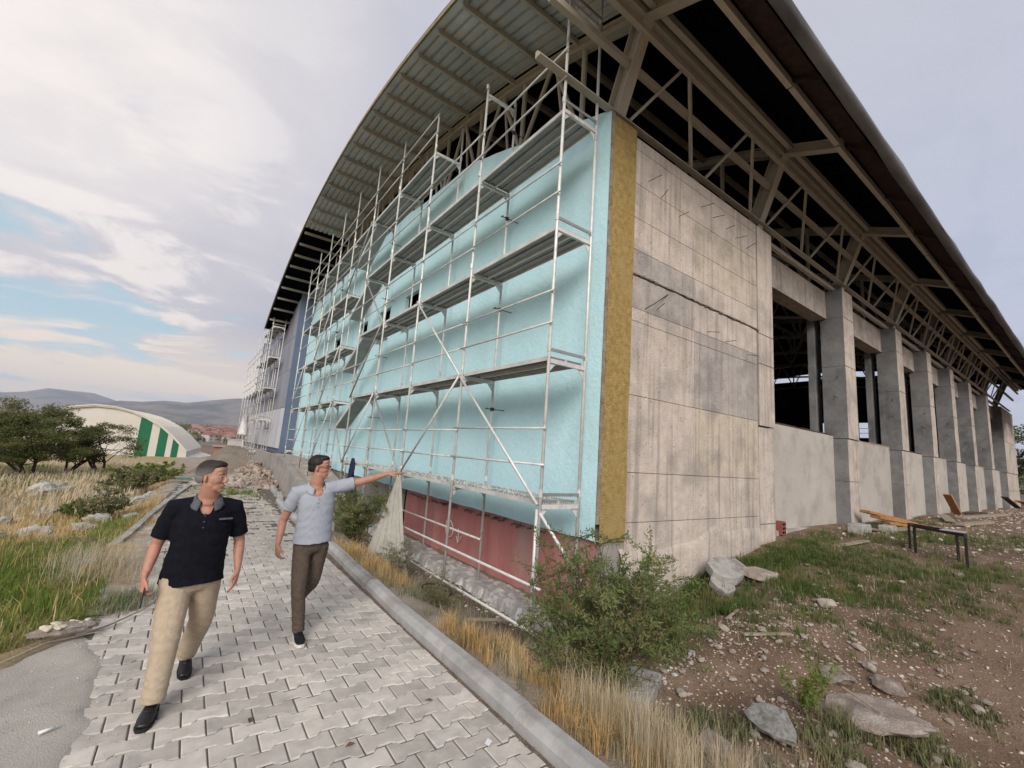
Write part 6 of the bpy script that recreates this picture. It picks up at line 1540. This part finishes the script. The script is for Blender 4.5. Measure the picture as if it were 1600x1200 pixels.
# ------------------------------------------------------------------ distant hall with barrel roof
m_cream = mat('cream_sheet', (.60, .57, .51), (.53, .50, .45), rough=.6, scale=.5); m_green = mat('green_sheet', (.008, .135, .06), (.007, .115, .05), rough=.5, scale=.5); m_roofw = mat('pale_roof_sheet', (.68, .65, .57), (.60, .57, .50), rough=.55, scale=.4)
FH = empty('arched_hall', (-12, 95, -3.3), 'cream sports hall with green vertical stripes and barrel roof down the slope', 'building')
ca, sa = cos(radians(-5)), sin(radians(-5))
def HT(x, y, z): return (-11.6+x*ca-y*sa, 95+x*sa+y*ca, -5.0+z)      # x across the gable, y depth
ga = [(-12.4, 3.4), (-10.6, 5.2), (-8.5, 6.85), (-6, 8.25), (-3.5, 9.2), (-1, 9.72), (1.5, 9.66), (3.6, 9.2), (5.6, 8.35), (7.6, 7.2), (9.3, 5.75), (10.7, 4.3), (11.7, 3.15)]
gx = [p[0] for p in ga]; gzz = [p[1] for p in ga]
def gh(x): return float(np.interp(x, gx, gzz))
stripes = [(-7.2, -5.0, 1), (4.85, 6.45, 1), (7.55, 8.75, 1), (9.55, 10.45, 1)]
def facestrip(x0, x1, m, name, off=0.):
    xs_ = np.linspace(x0, x1, max(3, int((x1-x0)/.6)+2)); V = []; F = []
    for x in xs_: V += [HT(x, off, 0), HT(x, off, gh(x)-.12), HT(x, off+.2, 0), HT(x, off+.2, gh(x)-.12)]
    n = len(xs_)
    for i in range(n-1):
        a = i*4; b = a+4; F += [(a, b, b+1, a+1), (a+1, b+1, b+3, a+3)]
    F += [(0, 1, 3, 2), ((n-1)*4, (n-1)*4+2, (n-1)*4+3, (n-1)*4+1)]
    return meshobj(name, V, F, m, FH)
edges = [-12.4]
for a, b, _ in stripes: edges += [a, b]
edges += [11.7]
for i in range(len(edges)-1):
    if i % 2: facestrip(edges[i], edges[i+1], m_green, 'green_panel', -.04)
    else: facestrip(edges[i], edges[i+1], m_cream, 'gable_panel')
V = []; F = []; D_ = 30
for x, z in zip(gx, gzz): V += [HT(x, -.35, z), HT(x, D_, z), HT(x, -.35, z-.22), HT(x, D_, z-.22)]
for i in range(len(gx)-1):
    a = i*4; F += [(a, a+1, a+5, a+4), (a+2, a+6, a+7, a+3), (a, a+4, a+6, a+2), (a+1, a+3, a+7, a+5)]
rf = meshobj('roof', V, F, m_roofw, FH)
w = MB()
for k in range(1, 24):
    y = D_*k/24
    for i in range(len(gx)-1): w.beam(HT(gx[i], y, gzz[i]+.02), HT(gx[i+1], y, gzz[i+1]+.02), .05, .05)
w.build('roof_ribs', m_cream, rf)
w = MB(); 
for i in range(len(gx)-1): w.beam(HT(gx[i], -.4, gzz[i]+.05), HT(gx[i+1], -.4, gzz[i+1]+.05), .14, .2)
w.build('roof_trim', m_cream, rf)
w = MB(); w.add([HT(11.7, 0, 0), HT(11.7, D_, 0), HT(11.7, D_, 3.0), HT(11.7, 0, 3.0), HT(11.5, 0, 0), HT(11.5, D_, 0), HT(11.5, D_, 3.0), HT(11.5, 0, 3.0)], [(0, 1, 2, 3), (7, 6, 5, 4), (3, 2, 6, 7)]); w.build('side_wall', m_cream, FH)
w = MB(); w.add([HT(11.72, -.2, 2.25), HT(11.72, D_*.9, 2.25), HT(14.9, D_*.9, 1.35), HT(14.9, -.2, 1.35), HT(11.72, -.2, 2.12), HT(11.72, D_*.9, 2.12), HT(14.9, D_*.9, 1.22), HT(14.9, -.2, 1.22)], [(0, 3, 2, 1), (4, 5, 6, 7), (0, 4, 7, 3), (3, 7, 6, 2)]); w.build('side_canopy', m_roofw, FH)
w = MB(); w.add([HT(11.72, 0, 0), HT(14.6, 0, 0), HT(14.6, 0, 1.25), HT(11.72, 0, 2.1), HT(11.72, .2, 0), HT(14.6, .2, 0), HT(14.6, .2, 1.25), HT(11.72, .2, 2.1), HT(14.6, D_*.9, 0), HT(14.6, D_*.9, 1.2)], [(0, 1, 2, 3), (1, 8, 9, 2)]); w.build('side_aisle', m_cream, FH)
w = MB(); w.box((-1.2, 70, -3.6), (1.6, 70.4, -1.4)); 
# small brick shed beside it
sh = empty('brick_shed', (5.2, 112, -4), 'small orange brick shed just right of the barrel roofed hall', 'building')
w = MB(); w.box((4.6, 110, -5), (9.5, 114, -1.2)); w.build('wall', mat('far_brick', (.36, .19, .12), (.28, .15, .10), rough=.9, scale=1), sh)
w = MB(); w.box((4.3, 109.6, -1.19), (9.8, 114.4, -.95)); w.build('roof', mat('pink_roof', (.42, .28, .24), rough=.9), sh)
w = MB(); w.box((5.4, 109.93, -3.6), (7.4, 109.98, -1.9)); w.build('opening', m_dark, sh)

# ------------------------------------------------------------------ town on the slope
roofs = [mat('tile_roof_red', (.26, .125, .10), (.20, .09, .07), rough=.9, scale=.3), mat('tile_roof_brown', (.33, .19, .15), (.26, .15, .12), rough=.9, scale=.3), mat('tile_roof_pink', (.33, .22, .185), (.26, .17, .14), rough=.9, scale=.3)]
walls_ = [mat('far_wall_white', (.52, .49, .45), rough=.9), mat('far_wall_sand', (.44, .37, .30), rough=.9), mat('far_wall_grey', (.34, .32, .31), rough=.9)]
rs = np.random.default_rng(42)
def fzs(x, y): r_ = sqrt(x*x+y*y); return float(fz(np.array(math.atan2(x, y)), np.array(r_)))
def house_proto(w_, d_, h_, rh, rm, wm):
    mb = MB(); mb.m = 0; mb.box((-w_/2, -d_/2, -3), (w_/2, d_/2, h_)); mb.m = 1; e = .5
    mb.add([(-w_/2-e, -d_/2-e, h_), (w_/2+e, -d_/2-e, h_), (w_/2+e, d_/2+e, h_), (-w_/2-e, d_/2+e, h_), (-w_/4, 0, h_+rh), (w_/4, 0, h_+rh)], [(0, 1, 5, 4), (2, 3, 4, 5), (1, 2, 5), (3, 0, 4), (3, 2, 1, 0)])
    mb.m = 2
    for k in range(3):
        x = -w_/2+w_*(k+.5)/3
        for z in ([1.2] if h_ < 4 else [1.2, 4.0]): mb.box((x-.5, -d_/2-.06, z), (x+.5, -d_/2-.01, z+1.2))
    o = mb.build('house', [wm, rm, m_dark]); me = o.data; bpy.data.objects.remove(o); return me
protos_h = [house_proto(rs.uniform(9, 15), rs.uniform(8, 11), rs.choice([3.4, 6.0, 6.2]), rs.uniform(1.8, 2.8), roofs[k % 3], walls_[(k*2) % 3]) for k in range(9)]
nh = 0
for i in range(2400):
    az = radians(rs.uniform(-15, 7)); r_ = rs.uniform(500, 980); x, y = r_*sin(az), r_*cos(az)
    a = np.degrees(az)
    if a < -9 and rs.random() < .45: continue
    if -9 < a < .2: continue
    if nh >= 230: break
    o = bpy.data.objects.new('house', protos_h[rs.integers(9)]); COL.objects.link(o); o.location = (x, y, fzs(x, y)); o.rotation_euler = (0, 0, rs.uniform(-.5, .5)+.3); nh += 1
    tag(o, 'small red roofed house in the distant valley town', 'house', 'houses of the valley town')
for i, (az, r_, s_, lb) in enumerate([(4.2, 480, 12, 'large white flat roofed building among the distant red roofs'), (1.9, 520, 12, 'pale block at the left end of the distant town')]):
    x, y = r_*sin(radians(az)), r_*cos(radians(az)); w = MB(); z = fzs(x, y); w.box((x-s_/2, y-5, z-2), (x+s_/2, y+5, z+5)); w.box((x-s_/2-.6, y-5.6, z+5.01), (x+s_/2+.6, y+5.6, z+5.6)); tag(w.build('block_building', walls_[0]), lb, 'building')
C = []; 
for i in range(420):
    az = radians(rs.uniform(-15, 7.5)); r_ = rs.uniform(480, 1100); x, y = r_*sin(az), r_*cos(az); z = fzs(x, y); h_ = rs.uniform(4, 9)
    v = rs.normal(0, 1, (60, 3))*[h_*.30, h_*.30, h_*.28]; C.append(np.array([x, y, z+h_*.5])+v)
C = np.concatenate(C); n = len(C); o = leaves('town_trees', C, rs.normal(0, 1, (n, 3)), rs.uniform(1.2, 2.4, n), rs.uniform(.8, 1.8, n), m_treel, None); tag(o, 'dark trees scattered among the houses of the distant town', 'trees', kind='stuff')
# ------------------------------------------------------------------ the air over the valley
hz = MB(); hz.box((-13500, -13500, -60), (13500, 13500, 780)); hzo = hz.build('haze', bpy.data.materials.new('haze_air')); tag(hzo, 'thin bluish evening haze over the valley', 'haze', kind='stuff')
hm = hzo.data.materials[0]; hm.use_nodes = True; hn = hm.node_tree; hn.nodes.clear()
pv = hn.nodes.new('ShaderNodeVolumePrincipled'); pv.inputs['Color'].default_value = (.66, .77, .97, 1); pv.inputs['Density'].default_value = .00008; pv.inputs['Anisotropy'].default_value = .2
ho = hn.nodes.new('ShaderNodeOutputMaterial'); hn.links.new(pv.outputs[0], ho.inputs['Volume'])
S.cycles.volume_bounces = 1
